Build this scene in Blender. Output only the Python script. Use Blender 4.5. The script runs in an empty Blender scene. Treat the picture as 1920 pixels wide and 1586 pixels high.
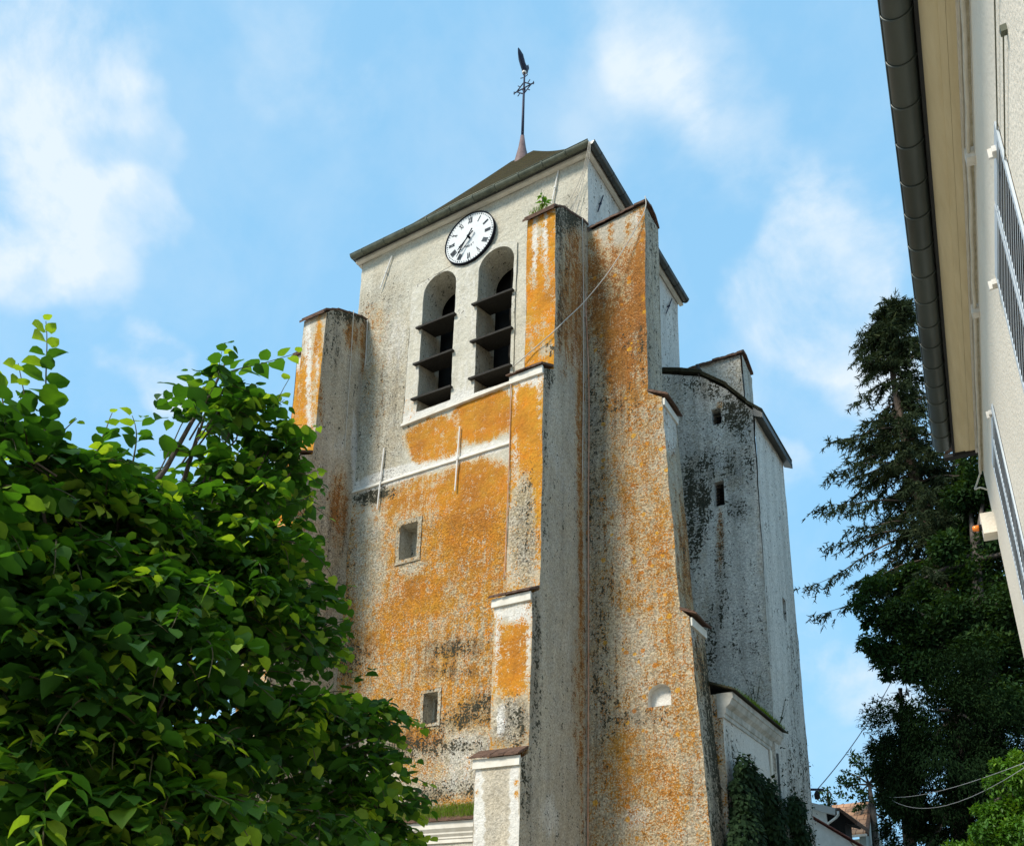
import bpy, math, random
import numpy as np
from mathutils import Vector, Matrix, noise
from mathutils.geometry import delaunay_2d_cdt
random.seed(7); rng = np.random.default_rng(7)
scene = bpy.context.scene
C = bpy.context.collection
R = math.radians

# ------------------------------------------------------------------ camera
# world: X runs along the clock face of the tower, Y back along its right flank, Z up
Q = np.array([[0.8560253, 0.13017235, 0.50027576],
              [0.51638508, -0.25991639, -0.81595951],
              [0.02381451, 0.95681693, -0.28971407]])       # camera axes in the world
FPX, PX, PY = 1710.0, 970.0, 1300.0
CAM = np.array([7.2553, -14.2605, 1.6])
cd = bpy.data.cameras.new('camera'); cam = bpy.data.objects.new('camera', cd); C.objects.link(cam)
cam.matrix_world = Matrix.Translation(CAM) @ Matrix(Q.tolist()).to_4x4()
cd.sensor_fit = 'HORIZONTAL'; cd.sensor_width = 36; cd.lens = 36 * FPX / 1920
cd.shift_x = (960 - PX) / 1920; cd.shift_y = (PY - 793) / 1920
cd.clip_start = 0.05; cd.clip_end = 3000
scene.camera = cam

# ------------------------------------------------------------------ light
SUN = Vector((-0.31, -0.68, 0.66)).normalized()             # towards the sun
sd = bpy.data.lights.new('sun', 'SUN'); sd.energy = 3.9; sd.angle = R(16); sd.color = (1.0, 0.93, 0.82)
so = bpy.data.objects.new('sun', sd); C.objects.link(so)
so.rotation_euler = (-SUN).to_track_quat('-Z', 'Y').to_euler()
scene.view_settings.view_transform = 'Standard'; scene.view_settings.look = 'None'
scene.view_settings.exposure = 0.35; scene.view_settings.gamma = 1

def ray(x, y):
    d = Q @ np.array([x - PX, -(y - PY), -FPX]); return d / np.linalg.norm(d)

def build_world():
    w = bpy.data.worlds.new('World'); scene.world = w; w.use_nodes = True
    nt = w.node_tree; N = nt.nodes; L = nt.links; N.clear()
    out = N.new('ShaderNodeOutputWorld'); bg = N.new('ShaderNodeBackground')
    sky = N.new('ShaderNodeTexSky'); sky.sky_type = 'NISHITA'; sky.sun_disc = False
    sky.sun_elevation = math.asin(SUN.z); sky.sun_rotation = math.atan2(SUN.x, SUN.y)
    sky.altitude = 100; sky.air_density = 1.0; sky.dust_density = 0.6; sky.ozone_density = 1.6
    tc = N.new('ShaderNodeTexCoord')
    # thin high veil and soft clouds, laid out by direction in the sky
    mp = N.new('ShaderNodeMapping'); L.new(tc.outputs['Generated'], mp.inputs[0])
    nz = N.new('ShaderNodeTexNoise'); nz.inputs['Scale'].default_value = 5.0; nz.inputs['Detail'].default_value = 12
    nz.inputs['Roughness'].default_value = 0.60; nz.inputs['Distortion'].default_value = 0.25
    L.new(mp.outputs[0], nz.inputs['Vector'])
    n2 = N.new('ShaderNodeTexNoise'); n2.inputs['Scale'].default_value = 6.0; n2.inputs['Detail'].default_value = 5
    L.new(mp.outputs[0], n2.inputs['Vector'])
    # warp the direction a little with noise
    wsub = N.new('ShaderNodeVectorMath'); wsub.operation = 'SUBTRACT'; wsub.inputs[1].default_value = (.5, .5, .5)
    L.new(n2.outputs['Color'], wsub.inputs[0])
    wsc = N.new('ShaderNodeVectorMath'); wsc.operation = 'SCALE'; wsc.inputs['Scale'].default_value = 0.22
    L.new(wsub.outputs[0], wsc.inputs[0])
    wad = N.new('ShaderNodeVectorMath'); wad.operation = 'ADD'
    L.new(tc.outputs['Generated'], wad.inputs[0]); L.new(wsc.outputs[0], wad.inputs[1])
    wn = N.new('ShaderNodeVectorMath'); wn.operation = 'NORMALIZE'; L.new(wad.outputs[0], wn.inputs[0])
    acc = None
    #        centre (picture pixel -> direction), radius in px, strength
    blobs = [(60, 60, 230, .72), (130, 180, 170, .68), (190, 330, 120, .35), (60, 420, 170, .75), (190, 490, 120, .6),
             (-40, 330, 180, .6), (310, 690, 110, 1.3), (1260, 60, 260, .34), (1400, 200, 160, .35),
             (1570, 400, 220, 1.25), (1520, 520, 190, 1.1), (1640, 600, 160, .7), (1540, 1180, 130, .8), (1640, 1250, 120, .6),
             (1480, 900, 80, .5), (560, 160, 140, .25), (1100, 250, 130, .2), (1250, 130, 160, .4), (650, 560, 150, .0),
             (1400, 700, 150, .35), (2150, 1300, 400, .5), (-300, 1000, 350, .6), (1000, -600, 500, .6), (2600, 300, 500, .7)]
    for (x, y, r, s) in blobs:
        if s <= 0: continue
        c = ray(x, y); e = ray(x + r, y)
        cr = float(np.dot(c, e))
        dt = N.new('ShaderNodeVectorMath'); dt.operation = 'DOT_PRODUCT'; dt.inputs[1].default_value = tuple(c)
        L.new(wn.outputs[0], dt.inputs[0])
        mr = N.new('ShaderNodeMapRange'); mr.interpolation_type = 'SMOOTHERSTEP'
        mr.inputs['From Min'].default_value = cr; mr.inputs['From Max'].default_value = 1.0
        mr.inputs['To Max'].default_value = s
        L.new(dt.outputs['Value'], mr.inputs['Value'])
        if acc is None: acc = mr.outputs[0]
        else:
            mx = N.new('ShaderNodeMath'); mx.operation = 'ADD'
            L.new(acc, mx.inputs[0]); L.new(mr.outputs[0], mx.inputs[1]); acc = mx.outputs[0]
    cl = N.new('ShaderNodeMath'); cl.operation = 'MINIMUM'; cl.inputs[1].default_value = 1.0; L.new(acc, cl.inputs[0])
    # density = blob * (noise remapped) + faint general wisps
    nr = N.new('ShaderNodeMapRange'); nr.inputs['From Min'].default_value = 0.38; nr.inputs['From Max'].default_value = 0.62
    nr.inputs['To Min'].default_value = 0.10; nr.inputs['To Max'].default_value = 1.10
    L.new(nz.outputs['Fac'], nr.inputs['Value'])
    mu = N.new('ShaderNodeMath'); mu.operation = 'MULTIPLY'; L.new(cl.outputs[0], mu.inputs[0]); L.new(nr.outputs[0], mu.inputs[1])
    wi = N.new('ShaderNodeMapRange'); wi.inputs['From Min'].default_value = 0.42; wi.inputs['From Max'].default_value = 0.8
    wi.inputs['To Min'].default_value = 0.0; wi.inputs['To Max'].default_value = 0.35
    L.new(nz.outputs['Fac'], wi.inputs['Value'])
    ad = N.new('ShaderNodeMath'); ad.operation = 'ADD'; ad.use_clamp = True
    L.new(mu.outputs[0], ad.inputs[0]); L.new(wi.outputs[0], ad.inputs[1])
    # horizon veil
    sp = N.new('ShaderNodeSeparateXYZ'); L.new(tc.outputs['Generated'], sp.inputs[0])
    hv = N.new('ShaderNodeMapRange'); hv.inputs['From Min'].default_value = 0.0; hv.inputs['From Max'].default_value = 0.75
    hv.inputs['To Min'].default_value = 0.97; hv.inputs['To Max'].default_value = 0.80
    L.new(sp.outputs['Z'], hv.inputs['Value'])
    thin = N.new('ShaderNodeMixRGB'); thin.inputs['Color2'].default_value = (3.85, 7.95, 12.0, 1)
    L.new(hv.outputs[0], thin.inputs['Fac'])
    tint = N.new('ShaderNodeMixRGB'); tint.blend_type = 'MULTIPLY'; tint.inputs['Fac'].default_value = 1
    tint.inputs['Color2'].default_value = (1.55, 1.62, 1.30, 1)
    L.new(sky.outputs[0], tint.inputs['Color1']); L.new(tint.outputs[0], thin.inputs['Color1'])
    cm = N.new('ShaderNodeMixRGB'); cm.inputs['Color2'].default_value = (8.8, 10.1, 11.2, 1)
    L.new(ad.outputs[0], cm.inputs['Fac']); L.new(thin.outputs[0], cm.inputs['Color1'])
    L.new(cm.outputs[0], bg.inputs['Color']); bg.inputs['Strength'].default_value = 0.072
    L.new(bg.outputs[0], out.inputs['Surface'])
build_world()

# ------------------------------------------------------------------ helpers
def at(x, y, ax, val):
    "point of the plane axis=val seen at pixel x, y of the photograph (a survey measurement)"
    d = ray(x, y); return CAM + d * ((val - CAM[ax]) / d[ax])

def far(x, y, dist):
    "point at a horizontal distance from the camera"
    d = ray(x, y); return CAM + d / math.hypot(d[0], d[1]) * dist

def tag(o, label=None, cat=None, group=None, kind=None):
    if label: o['label'] = label
    if cat: o['category'] = cat
    if group: o['group'] = group
    if kind: o['kind'] = kind
    return o

def empty(name, loc, label, cat, group=None):
    o = bpy.data.objects.new(name, None); C.objects.link(o); o.location = Vector(loc); o.empty_display_size = .3
    return tag(o, label, cat, group)

def wob(p, a=1.0):
    v = noise.noise_vector(Vector(p) * 0.9) * 0.022 + noise.noise_vector(Vector(p) * 4.1 + Vector((7, 3, 1))) * 0.009 + noise.noise_vector(Vector(p) * 11.0) * 0.007
    return (p[0] + v.x * a, p[1] + v.y * a, p[2] + v.z * a * .6)

class MB:
    def __init__(s): s.v = []; s.f = []; s.m1 = []; s.m2 = []; s.uv = None
    def add(s, vs, fs, m1=None, m2=None):
        k = len(s.v); s.v += [tuple(float(c) for c in p) for p in vs]; s.f += [tuple(i + k for i in f) for f in fs]
        s.m1 += [tuple(m1) if m1 is not None else (0, 0, 0)] * len(vs) if m1 is None or np.ndim(m1) == 1 else [tuple(a) for a in m1]
        s.m2 += [tuple(m2) if m2 is not None else (0, 0, 0)] * len(vs) if m2 is None or np.ndim(m2) == 1 else [tuple(a) for a in m2]
    def box(s, a, b, m1=None, m2=None):
        (x0, y0, z0), (x1, y1, z1) = a, b
        s.add([(x0,y0,z0),(x1,y0,z0),(x1,y1,z0),(x0,y1,z0),(x0,y0,z1),(x1,y0,z1),(x1,y1,z1),(x0,y1,z1)],
              [(0,3,2,1),(4,5,6,7),(0,1,5,4),(1,2,6,5),(2,3,7,6),(3,0,4,7)], m1, m2)
    def hexa(s, lo, hi, m1=None, m2=None):
        "lo, hi: four corners each, same winding"
        s.add(list(lo) + list(hi), [(3,2,1,0),(4,5,6,7),(0,1,5,4),(1,2,6,5),(2,3,7,6),(3,0,4,7)], m1, m2)
    def beam(s, p, q, w, h, up=(0, 0, 1)):
        p = Vector(p); q = Vector(q); d = (q - p).normalized(); a = d.cross(Vector(up))
        if a.length < 1e-4: a = d.cross(Vector((1, 0, 0)))
        a.normalize(); b = a.cross(d).normalized(); a = a * w / 2; b = b * h / 2
        s.hexa([p - a - b, p + a - b, p + a + b, p - a + b], [q - a - b, q + a - b, q + a + b, q - a + b])
    def tube(s, pts, rad, n=8, cap=True):
        pts = [Vector(p) for p in pts]; m = len(pts)
        if not hasattr(rad, '__len__'): rad = [rad] * m
        vs = []; fs = []; ref = Vector((.13, .2, 1)).normalized()
        prev = None
        for i, p in enumerate(pts):
            t = (pts[min(i + 1, m - 1)] - pts[max(i - 1, 0)]).normalized()
            if prev is None:
                a = t.cross(ref)
                if a.length < .05: a = t.cross(Vector((1, 0, 0)))
            else: a = prev - t * prev.dot(t)
            a.normalize(); prev = a; b = t.cross(a)
            for k in range(n):
                th = 2 * math.pi * k / n; vs.append(p + (a * math.cos(th) + b * math.sin(th)) * rad[i])
        for i in range(m - 1):
            for k in range(n):
                k2 = (k + 1) % n; fs.append((i*n+k, i*n+k2, (i+1)*n+k2, (i+1)*n+k))
        if cap: fs.append(tuple(range(n - 1, -1, -1))); fs.append(tuple((m - 1) * n + k for k in range(n)))
        s.add(vs, fs)
    def prism(s, poly, vec, m1=None, m2=None):
        "closed prism of a 3-D polygon pushed along vec"
        n = len(poly); a = [tuple(p) for p in poly]; b = [(p[0]+vec[0], p[1]+vec[1], p[2]+vec[2]) for p in poly]
        s.add(a + b, [tuple(range(n)), tuple(range(2*n-1, n-1, -1))] + [(i, i+n, (i+1) % n + n, (i+1) % n) for i in range(n)], m1, m2)
    def build(s, name, mat, parent=None, smooth=False, fix=True, origin=None, wobble=False):
        if wobble: s.v = [wob(p) for p in s.v]
        me = bpy.data.meshes.new(name)
        pw = Vector(parent.matrix_world.translation) if False else Vector((0, 0, 0))
        o = bpy.data.objects.new(name, me); C.objects.link(o)
        off = Vector((0, 0, 0))
        if parent is not None:
            o.parent = parent
            q = parent
            while q is not None: off += q.location; q = q.parent
        elif origin is not None:
            o.location = Vector(origin); off = Vector(origin)
        me.from_pydata([(p[0]-off.x, p[1]-off.y, p[2]-off.z) for p in s.v], [], s.f)
        if any(any(a) for a in s.m1) or any(any(a) for a in s.m2):
            for nm, arr in (('m1', s.m1), ('m2', s.m2)):
                at_ = me.attributes.new(nm, 'FLOAT_VECTOR', 'POINT'); at_.data.foreach_set('vector', np.array(arr, dtype=np.float32).ravel())
        if fix:
            import bmesh
            b = bmesh.new(); b.from_mesh(me); bmesh.ops.recalc_face_normals(b, faces=b.faces); b.to_mesh(me); b.free()
        if smooth: me.polygons.foreach_set('use_smooth', [True] * len(me.polygons))
        if mat: me.materials.append(mat)
        return o

# ---- node material helper
class NT:
    def __init__(s, name):
        s.m = bpy.data.materials.new(name); s.m.use_nodes = True; s.t = s.m.node_tree; s.N = s.t.nodes; s.L = s.t.links
        s.N.clear(); s.out = s.N.new('ShaderNodeOutputMaterial'); s.b = s.N.new('ShaderNodeBsdfPrincipled')
        s.L.new(s.b.outputs[0], s.out.inputs[0]); s.b.inputs['Roughness'].default_value = .85
        s.geo = None
    def pos(s, scale=(1, 1, 1), obj=False):
        if obj: src = s.N.new('ShaderNodeTexCoord').outputs['Object']
        else:
            if s.geo is None: s.geo = s.N.new('ShaderNodeNewGeometry')
            src = s.geo.outputs['Position']
        mp = s.N.new('ShaderNodeMapping'); mp.inputs['Scale'].default_value = scale; s.L.new(src, mp.inputs[0]); return mp.outputs[0]
    def noise(s, scale, detail=4, rough=.6, vec=None, dist=0, lo=0.3, hi=0.7):
        n = s.N.new('ShaderNodeTexNoise'); n.inputs['Scale'].default_value = scale; n.inputs['Detail'].default_value = detail
        n.inputs['Roughness'].default_value = rough; n.inputs['Distortion'].default_value = dist
        s.L.new(vec if vec is not None else s.pos(), n.inputs['Vector'])
        return s.rng(n.outputs['Fac'], lo, hi, 0, 1)
    def rng(s, v, a, b, c=0., d=1., smooth=False):
        r = s.N.new('ShaderNodeMapRange')
        if smooth: r.interpolation_type = 'SMOOTHSTEP'
        for k, x in (('From Min', a), ('From Max', b), ('To Min', c), ('To Max', d)): r.inputs[k].default_value = x
        s.L.new(v, r.inputs['Value']); return r.outputs[0]
    def math(s, op, a, b=None, c=None, clamp=False):
        m = s.N.new('ShaderNodeMath'); m.operation = op; m.use_clamp = clamp
        for i, x in enumerate((a, b, c)):
            if x is None: continue
            if isinstance(x, (int, float)): m.inputs[i].default_value = x
            else: s.L.new(x, m.inputs[i])
        return m.outputs[0]
    def mix(s, f, a, b, mode='MIX'):
        m = s.N.new('ShaderNodeMixRGB'); m.blend_type = mode
        for i, x in enumerate((f, a, b)):
            if isinstance(x, (int, float)): m.inputs[i].default_value = x
            elif isinstance(x, (tuple, list)): m.inputs[i].default_value = (*x[:3], 1)
            else: s.L.new(x, m.inputs[i])
        return m.outputs[0]
    def attr(s, name):
        a = s.N.new('ShaderNodeAttribute'); a.attribute_name = name
        x = s.N.new('ShaderNodeSeparateXYZ'); s.L.new(a.outputs['Vector'], x.inputs[0]); return x.outputs
    def col(s, c):
        if isinstance(c, (tuple, list)): s.b.inputs['Base Color'].default_value = (*c[:3], 1)
        else: s.L.new(c, s.b.inputs['Base Color'])
    def bump(s, h, dist, strength=1.0):
        b = s.N.new('ShaderNodeBump'); b.inputs['Distance'].default_value = dist; b.inputs['Strength'].default_value = strength
        s.L.new(h, b.inputs['Height']); s.L.new(b.outputs[0], s.b.inputs['Normal'])

def wall_material(name, plaster=(.60, .565, .47), plaster2=(.44, .41, .33), white=(.63, .60, .54), grain=23, grain_dark=(.10, .085, .06)):
    """old lime roughcast; m1 = orange lichen, black algae, bare pale render; m2 = grain contrast, rust-brown tone, round lichen spots"""
    t = NT(name)
    m1 = t.attr('m1'); m2 = t.attr('m2')
    big = t.noise(.9, 6, .6); med = t.noise(7, 8, .68); fine = t.noise(grain, 5, .62); fin2 = t.noise(grain * 1.7, 3, .6, vec=t.pos((1, 1.01, .99)))
    cl = t.noise(2.3, 9, .7)
    streak = t.noise(7, 6, .7, vec=t.pos((1, 1, .12)))
    c = t.mix(big, plaster2, plaster)
    c = t.mix(t.math('MULTIPLY', med, .5), c, t.mix(.5, plaster, plaster2))
    # roughcast grain: dark pits between the stones
    g = t.math('MULTIPLY', m2[0], t.rng(t.math('ADD', fine, t.math('MULTIPLY', med, .45)), .50, .78, 1.0, 0.0))
    c = t.mix(t.math('MULTIPLY', g, .95, clamp=True), c, grain_dark)
    # warm tint of the grain
    c = t.mix(t.math('MULTIPLY', t.math('MULTIPLY', m2[0], t.rng(cl, .2, .7)), .62), c, (.47, .36, .20))
    # pale render showing through
    w = t.rng(t.math('ADD', m1[2], t.math('MULTIPLY', t.math('SUBTRACT', t.math('ADD', t.math('MULTIPLY', streak, .6), t.math('MULTIPLY', med, .4)), .5), .50)), .34, .66, 0, 1, True)
    c = t.mix(w, c, t.mix(t.math('MULTIPLY', med, .35), white, (.60, .57, .52)))
    # thin ochre film wherever lichen grows
    c = t.mix(t.math('MULTIPLY', t.rng(m1[0], .12, .6), t.rng(cl, -.2, .9, .25, .75)), c, t.mix(g, (.50, .34, .13), (.20, .13, .05)))
    # lichen
    lv = t.math('ADD', m1[0], t.math('ADD', t.math('MULTIPLY', t.math('SUBTRACT', med, .5), .75),
         t.math('ADD', t.math('MULTIPLY', t.math('SUBTRACT', fin2, .5), .95), t.math('ADD', t.math('MULTIPLY', t.math('SUBTRACT', cl, .5), .42), t.math('MULTIPLY', t.math('SUBTRACT', streak, .5), .55)))))
    lm = t.math('MULTIPLY', t.rng(lv, .40, .60, 0, 1, True), t.rng(m1[0], .02, .12))
    oran = t.mix(cl, (.58, .18, .010), (.47, .26, .030)); oran = t.mix(t.rng(big, .40, .85, 0, .75), oran, (.33, .125, .02))
    oran = t.mix(t.math('MULTIPLY', g, .55), oran, (.30, .12, .015))
    rust = t.mix(fine, (.20, .075, .022), (.33, .13, .035))
    oran = t.mix(m2[1], oran, rust)
    c = t.mix(lm, c, oran)
    # round spots
    vo = t.N.new('ShaderNodeTexVoronoi'); vo.inputs['Scale'].default_value = 6.5; t.L.new(t.pos(), vo.inputs['Vector'])
    sc = t.N.new('ShaderNodeSeparateColor'); t.L.new(vo.outputs['Color'], sc.inputs[0])
    rad = t.math('MULTIPLY', sc.outputs[1], .34)
    dd = t.math('ADD', vo.outputs['Distance'], t.math('MULTIPLY', t.math('SUBTRACT', fine, .5), .12))
    sm = t.math('LESS_THAN', dd, rad); sm = t.math('MULTIPLY', sm, t.math('LESS_THAN', sc.outputs[0], m2[2]))
    c = t.mix(t.math('MULTIPLY', sm, .85), c, t.mix(sc.outputs[2], (.42, .13, .015), (.62, .32, .03)))
    run = t.noise(3.4, 5, .6, vec=t.pos((1, 1, .07)), lo=.42, hi=.72)
    c = t.mix(t.math('MULTIPLY', t.math('MULTIPLY', run, t.rng(m1[1], .02, .3)), .55), c, (.07, .06, .045))
    # algae
    gv = t.math('ADD', m1[1], t.math('ADD', t.math('MULTIPLY', t.math('SUBTRACT', fine, .5), 1.0), t.math('ADD', t.math('MULTIPLY', t.math('SUBTRACT', med, .5), .7), t.math('MULTIPLY', t.math('SUBTRACT', streak, .5), .6))))
    gm = t.math('MULTIPLY', t.rng(gv, .44, .66, 0, 1, True), t.rng(m1[1], .03, .15))
    c = t.mix(gm, c, t.mix(fin2, (.022, .021, .014), (.075, .07, .045)))
    vs_ = t.N.new('ShaderNodeTexVoronoi'); vs_.inputs['Scale'].default_value = 38; t.L.new(t.pos(), vs_.inputs['Vector'])
    sv = t.N.new('ShaderNodeSeparateColor'); t.L.new(vs_.outputs['Color'], sv.inputs[0])
    jit = t.math('MULTIPLY', t.math('SUBTRACT', sv.outputs[0], .45), t.math('ADD', t.math('MULTIPLY', m2[0], .75), .10))
    hs = t.N.new('ShaderNodeHueSaturation'); t.L.new(c, hs.inputs['Color']); t.L.new(t.math('ADD', jit, 1.0), hs.inputs['Value']); c = hs.outputs[0]
    t.col(c)
    t.b.inputs['Roughness'].default_value = .95; t.b.inputs['Specular IOR Level'].default_value = .15
    h = t.math('ADD', t.math('MULTIPLY', fine, t.math('ADD', t.math('MULTIPLY', m2[0], .8), .12)), t.math('MULTIPLY', med, .55))
    t.bump(h, .035, .9)
    return t.m

M = {}
M['wall'] = wall_material('old_lime_render')
M['butt'] = wall_material('buttress_render', plaster=(.58, .52, .42), plaster2=(.40, .355, .28))
M['grey'] = wall_material('grey_roughcast', plaster=(.62, .605, .56), plaster2=(.44, .43, .39), grain=20, grain_dark=(.06, .06, .055))
M['pale'] = wall_material('pale_roughcast', plaster=(.62, .60, .54), plaster2=(.50, .49, .45), grain=20, grain_dark=(.12, .10, .08))

def simple(name, c1, c2=None, sc=8, rough=.8, bump=0, metal=0, stretch=(1, 1, 1), spec=.3, detail=5, lo=.3, hi=.7):
    t = NT(name)
    n = t.noise(sc, detail, .6, vec=t.pos(stretch), lo=lo, hi=hi)
    t.col(t.mix(n, c1, c2) if c2 else c1)
    t.b.inputs['Roughness'].default_value = rough; t.b.inputs['Metallic'].default_value = metal
    t.b.inputs['Specular IOR Level'].default_value = spec
    if bump: t.bump(n, bump)
    return t.m
M['moulding'] = simple('lime_moulding', (.55, .51, .43), (.70, .66, .58), 5, .85, .004)
M['tile'] = simple('thin_clay_tile', (.055, .032, .022), (.17, .095, .062), 11, .9, .012, stretch=(1, 1, 3))
M['moss'] = simple('dark_moss', (.02, .022, .01), (.07, .06, .03), 24, .95, .03)
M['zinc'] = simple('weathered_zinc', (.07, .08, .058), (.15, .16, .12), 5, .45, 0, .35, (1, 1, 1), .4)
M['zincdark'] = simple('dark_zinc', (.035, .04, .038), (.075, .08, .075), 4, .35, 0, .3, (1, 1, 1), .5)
M['iron'] = simple('dark_iron', (.012, .014, .03), (.03, .034, .06), 9, .5, 0, .4)
M['ironw'] = simple('limewashed_iron', (.62, .58, .52), (.78, .75, .70), 12, .7)
M['lead'] = simple('lead_sheath', (.11, .07, .065), (.20, .13, .12), 6, .6)
M['wood'] = simple('weathered_dark_wood', (.012, .010, .008), (.045, .04, .033), 7, .9, .006, stretch=(2, 9, 9))
M['black'] = simple('unlit_inside_and_black_fittings', (.008, .008, .007), (.014, .013, .012), 3, .95)  # near-black painting the shade inside openings, also plain black fittings
M['rope'] = simple('grey_cable', (.42, .38, .32), (.55, .50, .43), 20, .8)
M['ropered'] = simple('rust_stained_cable', (.38, .17, .09), (.55, .34, .24), 6, .8)
M['enamel'] = simple('white_enamel', (.52, .54, .54), (.60, .62, .62), 4, .6, spec=.2)
M['numeral'] = simple('faded_numeral', (.045, .05, .06), (.12, .13, .14), 14, .9, spec=.05)
M['hand'] = simple('black_hand', (.008, .010, .014), (.016, .018, .024), 9, .9, spec=.03)

# ---- stains: paint-like patches, given where they were measured on the wall
class Stain:
    __slots__ = ('ch', 'c', 'A', 'amp', 'soft', 'pw')
    def __init__(s, ch, plane, x, y, rx, ry, amp, soft=.45, pw=2.0, rot=0):
        ax, val = plane
        c = at(x, y, ax, val); cr, sr = math.cos(rot), math.sin(rot)
        a = at(x + rx * cr, y + rx * sr, ax, val) - c; b = at(x - ry * sr, y + ry * cr, ax, val) - c
        ij = [i for i in range(3) if i != ax]
        s.c = c[ij]; s.A = np.linalg.inv(np.array([[a[ij[0]], b[ij[0]]], [a[ij[1]], b[ij[1]]]]))
        s.ch = ch; s.amp = amp; s.soft = soft; s.pw = pw
    def paint(s, P2, vals):
        d = (P2 - s.c) @ s.A.T; r = (np.abs(d[:, 0]) ** s.pw + np.abs(d[:, 1]) ** s.pw) ** (1 / s.pw)
        w = np.clip((1 + s.soft - r) / (2 * s.soft), 0, 1); w = w * w * (3 - 2 * w)
        vals[:, s.ch] = vals[:, s.ch] * (1 - w) + s.amp * w

LICH, GRIME, WHITE, SPECK, RUST, SPOT = range(6)

def inside(pt, poly):
    x, y = pt; r = False; n = len(poly); j = n - 1
    for i in range(n):
        xi, yi = poly[i]; xj, yj = poly[j]
        if (yi > y) != (yj > y) and x < (xj - xi) * (y - yi) / (yj - yi) + xi: r = not r
        j = i
    return r

def panel(mb, ax, val, outline, holes=(), step=.11, base=(0, 0, 0, 0, 0, 0), stains=(), relief=True):
    """flat wall panel in the plane axis=val; outline and holes in the two other axes"""
    ij = [i for i in range(3) if i != ax]
    rings = [list(outline)] + [list(h) for h in holes]
    vs = []; es = []
    for r in rings:
        k0 = len(vs); n = len(r); loop = []
        for i in range(n):
            a = r[i]; b = r[(i + 1) % n]; m = max(1, int(math.dist(a, b) / (step * 1.3)))
            for q in range(m):
                f = q / m; loop.append((a[0] + (b[0]-a[0]) * f, a[1] + (b[1]-a[1]) * f))
        vs += loop; m = len(loop); es += [(k0 + i, k0 + (i + 1) % m) for i in range(m)]
    u0 = min(p[0] for p in outline); u1 = max(p[0] for p in outline); v0 = min(p[1] for p in outline); v1 = max(p[1] for p in outline)
    border = list(vs)
    bo = np.array(border)
    nu = int((u1-u0)/step); nv = int((v1-v0)/step)
    for i in range(1, nu + 1):
        for j in range(1, nv + 1):
            p = (u0 + (i - .5 + .5 * (j % 2)) * step, v0 + j * step)
            if not inside(p, outline): continue
            if any(inside(p, h) for h in holes): continue
            if np.min(np.abs(bo - p).sum(1)) < step * .55: continue
            vs.append(p)
    out = delaunay_2d_cdt([Vector(p) for p in vs], es, [], 0, 1e-6)
    ov = [(p.x, p.y) for p in out[0]]; fs = []
    for f in out[2]:
        c = (sum(ov[i][0] for i in f) / 3, sum(ov[i][1] for i in f) / 3)
        if inside(c, outline) and not any(inside(c, h) for h in holes): fs.append(tuple(f))
    P2 = np.array(ov); vals = np.tile(np.array(base, float), (len(ov), 1))
    for s in stains: s.paint(P2, vals)
    pts = []
    for p in ov:
        q = [0, 0, 0]; q[ax] = val; q[ij[0]] = p[0]; q[ij[1]] = p[1]
        pts.append(wob(q) if relief else tuple(q))
    mb.add(pts, fs, vals[:, :3], vals[:, 3:])

def jamb(mb, ax, ring, d0, d1, base=(0, 0, 0, 0, 0, 0), closed=True, seg=3):
    "reveal of an opening: the ring pushed along the axis from d0 to d1"
    ij = [i for i in range(3) if i != ax]; n = len(ring); vs = []
    for k in range(seg + 1):
        d = d0 + (d1 - d0) * k / seg
        for p in ring:
            q = [0, 0, 0]; q[ax] = d; q[ij[0]] = p[0]; q[ij[1]] = p[1]
            vs.append(wob(q) if k == 0 else tuple(q))
    fs = [(k*n+i, k*n+(i+1) % n, (k+1)*n+(i+1) % n, (k+1)*n+i) for k in range(seg) for i in range(n)]
    mb.add(vs, fs, base[:3], base[3:])

def arch(x0, x1, z0, zs, n=14):
    r = (x1 - x0) / 2; cx = (x0 + x1) / 2
    return [(x0, z0), (x1, z0)] + [(cx + r * math.cos(math.pi * k / n), zs + r * math.sin(math.pi * k / n)) for k in range(n + 1)]
def rect(x0, x1, z0, z1): return [(x0, z0), (x1, z0), (x1, z1), (x0, z1)]


# ------------------------------------------------------------------ ground
g = MB(); g.box((-400, -400, -1), (400, 600, 0)); 
ground = g.build('ground', simple('ground_gravel', (.36, .325, .26), (.48, .43, .35), 3, .95, .01)); tag(ground, kind='structure')
g = MB(); g.box((5.2, -60, 0.0), (6.9, 60, .12)); 
pav = g.build('pavement', simple('pavement_asphalt', (.22, .205, .18), (.31, .29, .26), 5, .9)); tag(pav, kind='structure')

# ------------------------------------------------------------------ church
church = empty('church_tower', (-3.2, 2.7, 0), 'massive old church bell tower streaked with orange lichen, with stepped buttresses and belfry openings', 'church')
W, D, EZ = 6.5, 5.35, 19.0
FW = (1, 0.0)
def S(ch, x, y, rx, ry, amp, soft=.45, pw=2.0, rot=0, plane=FW): return Stain(ch, plane, x, y, rx, ry, amp, soft, pw, rot)

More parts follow.
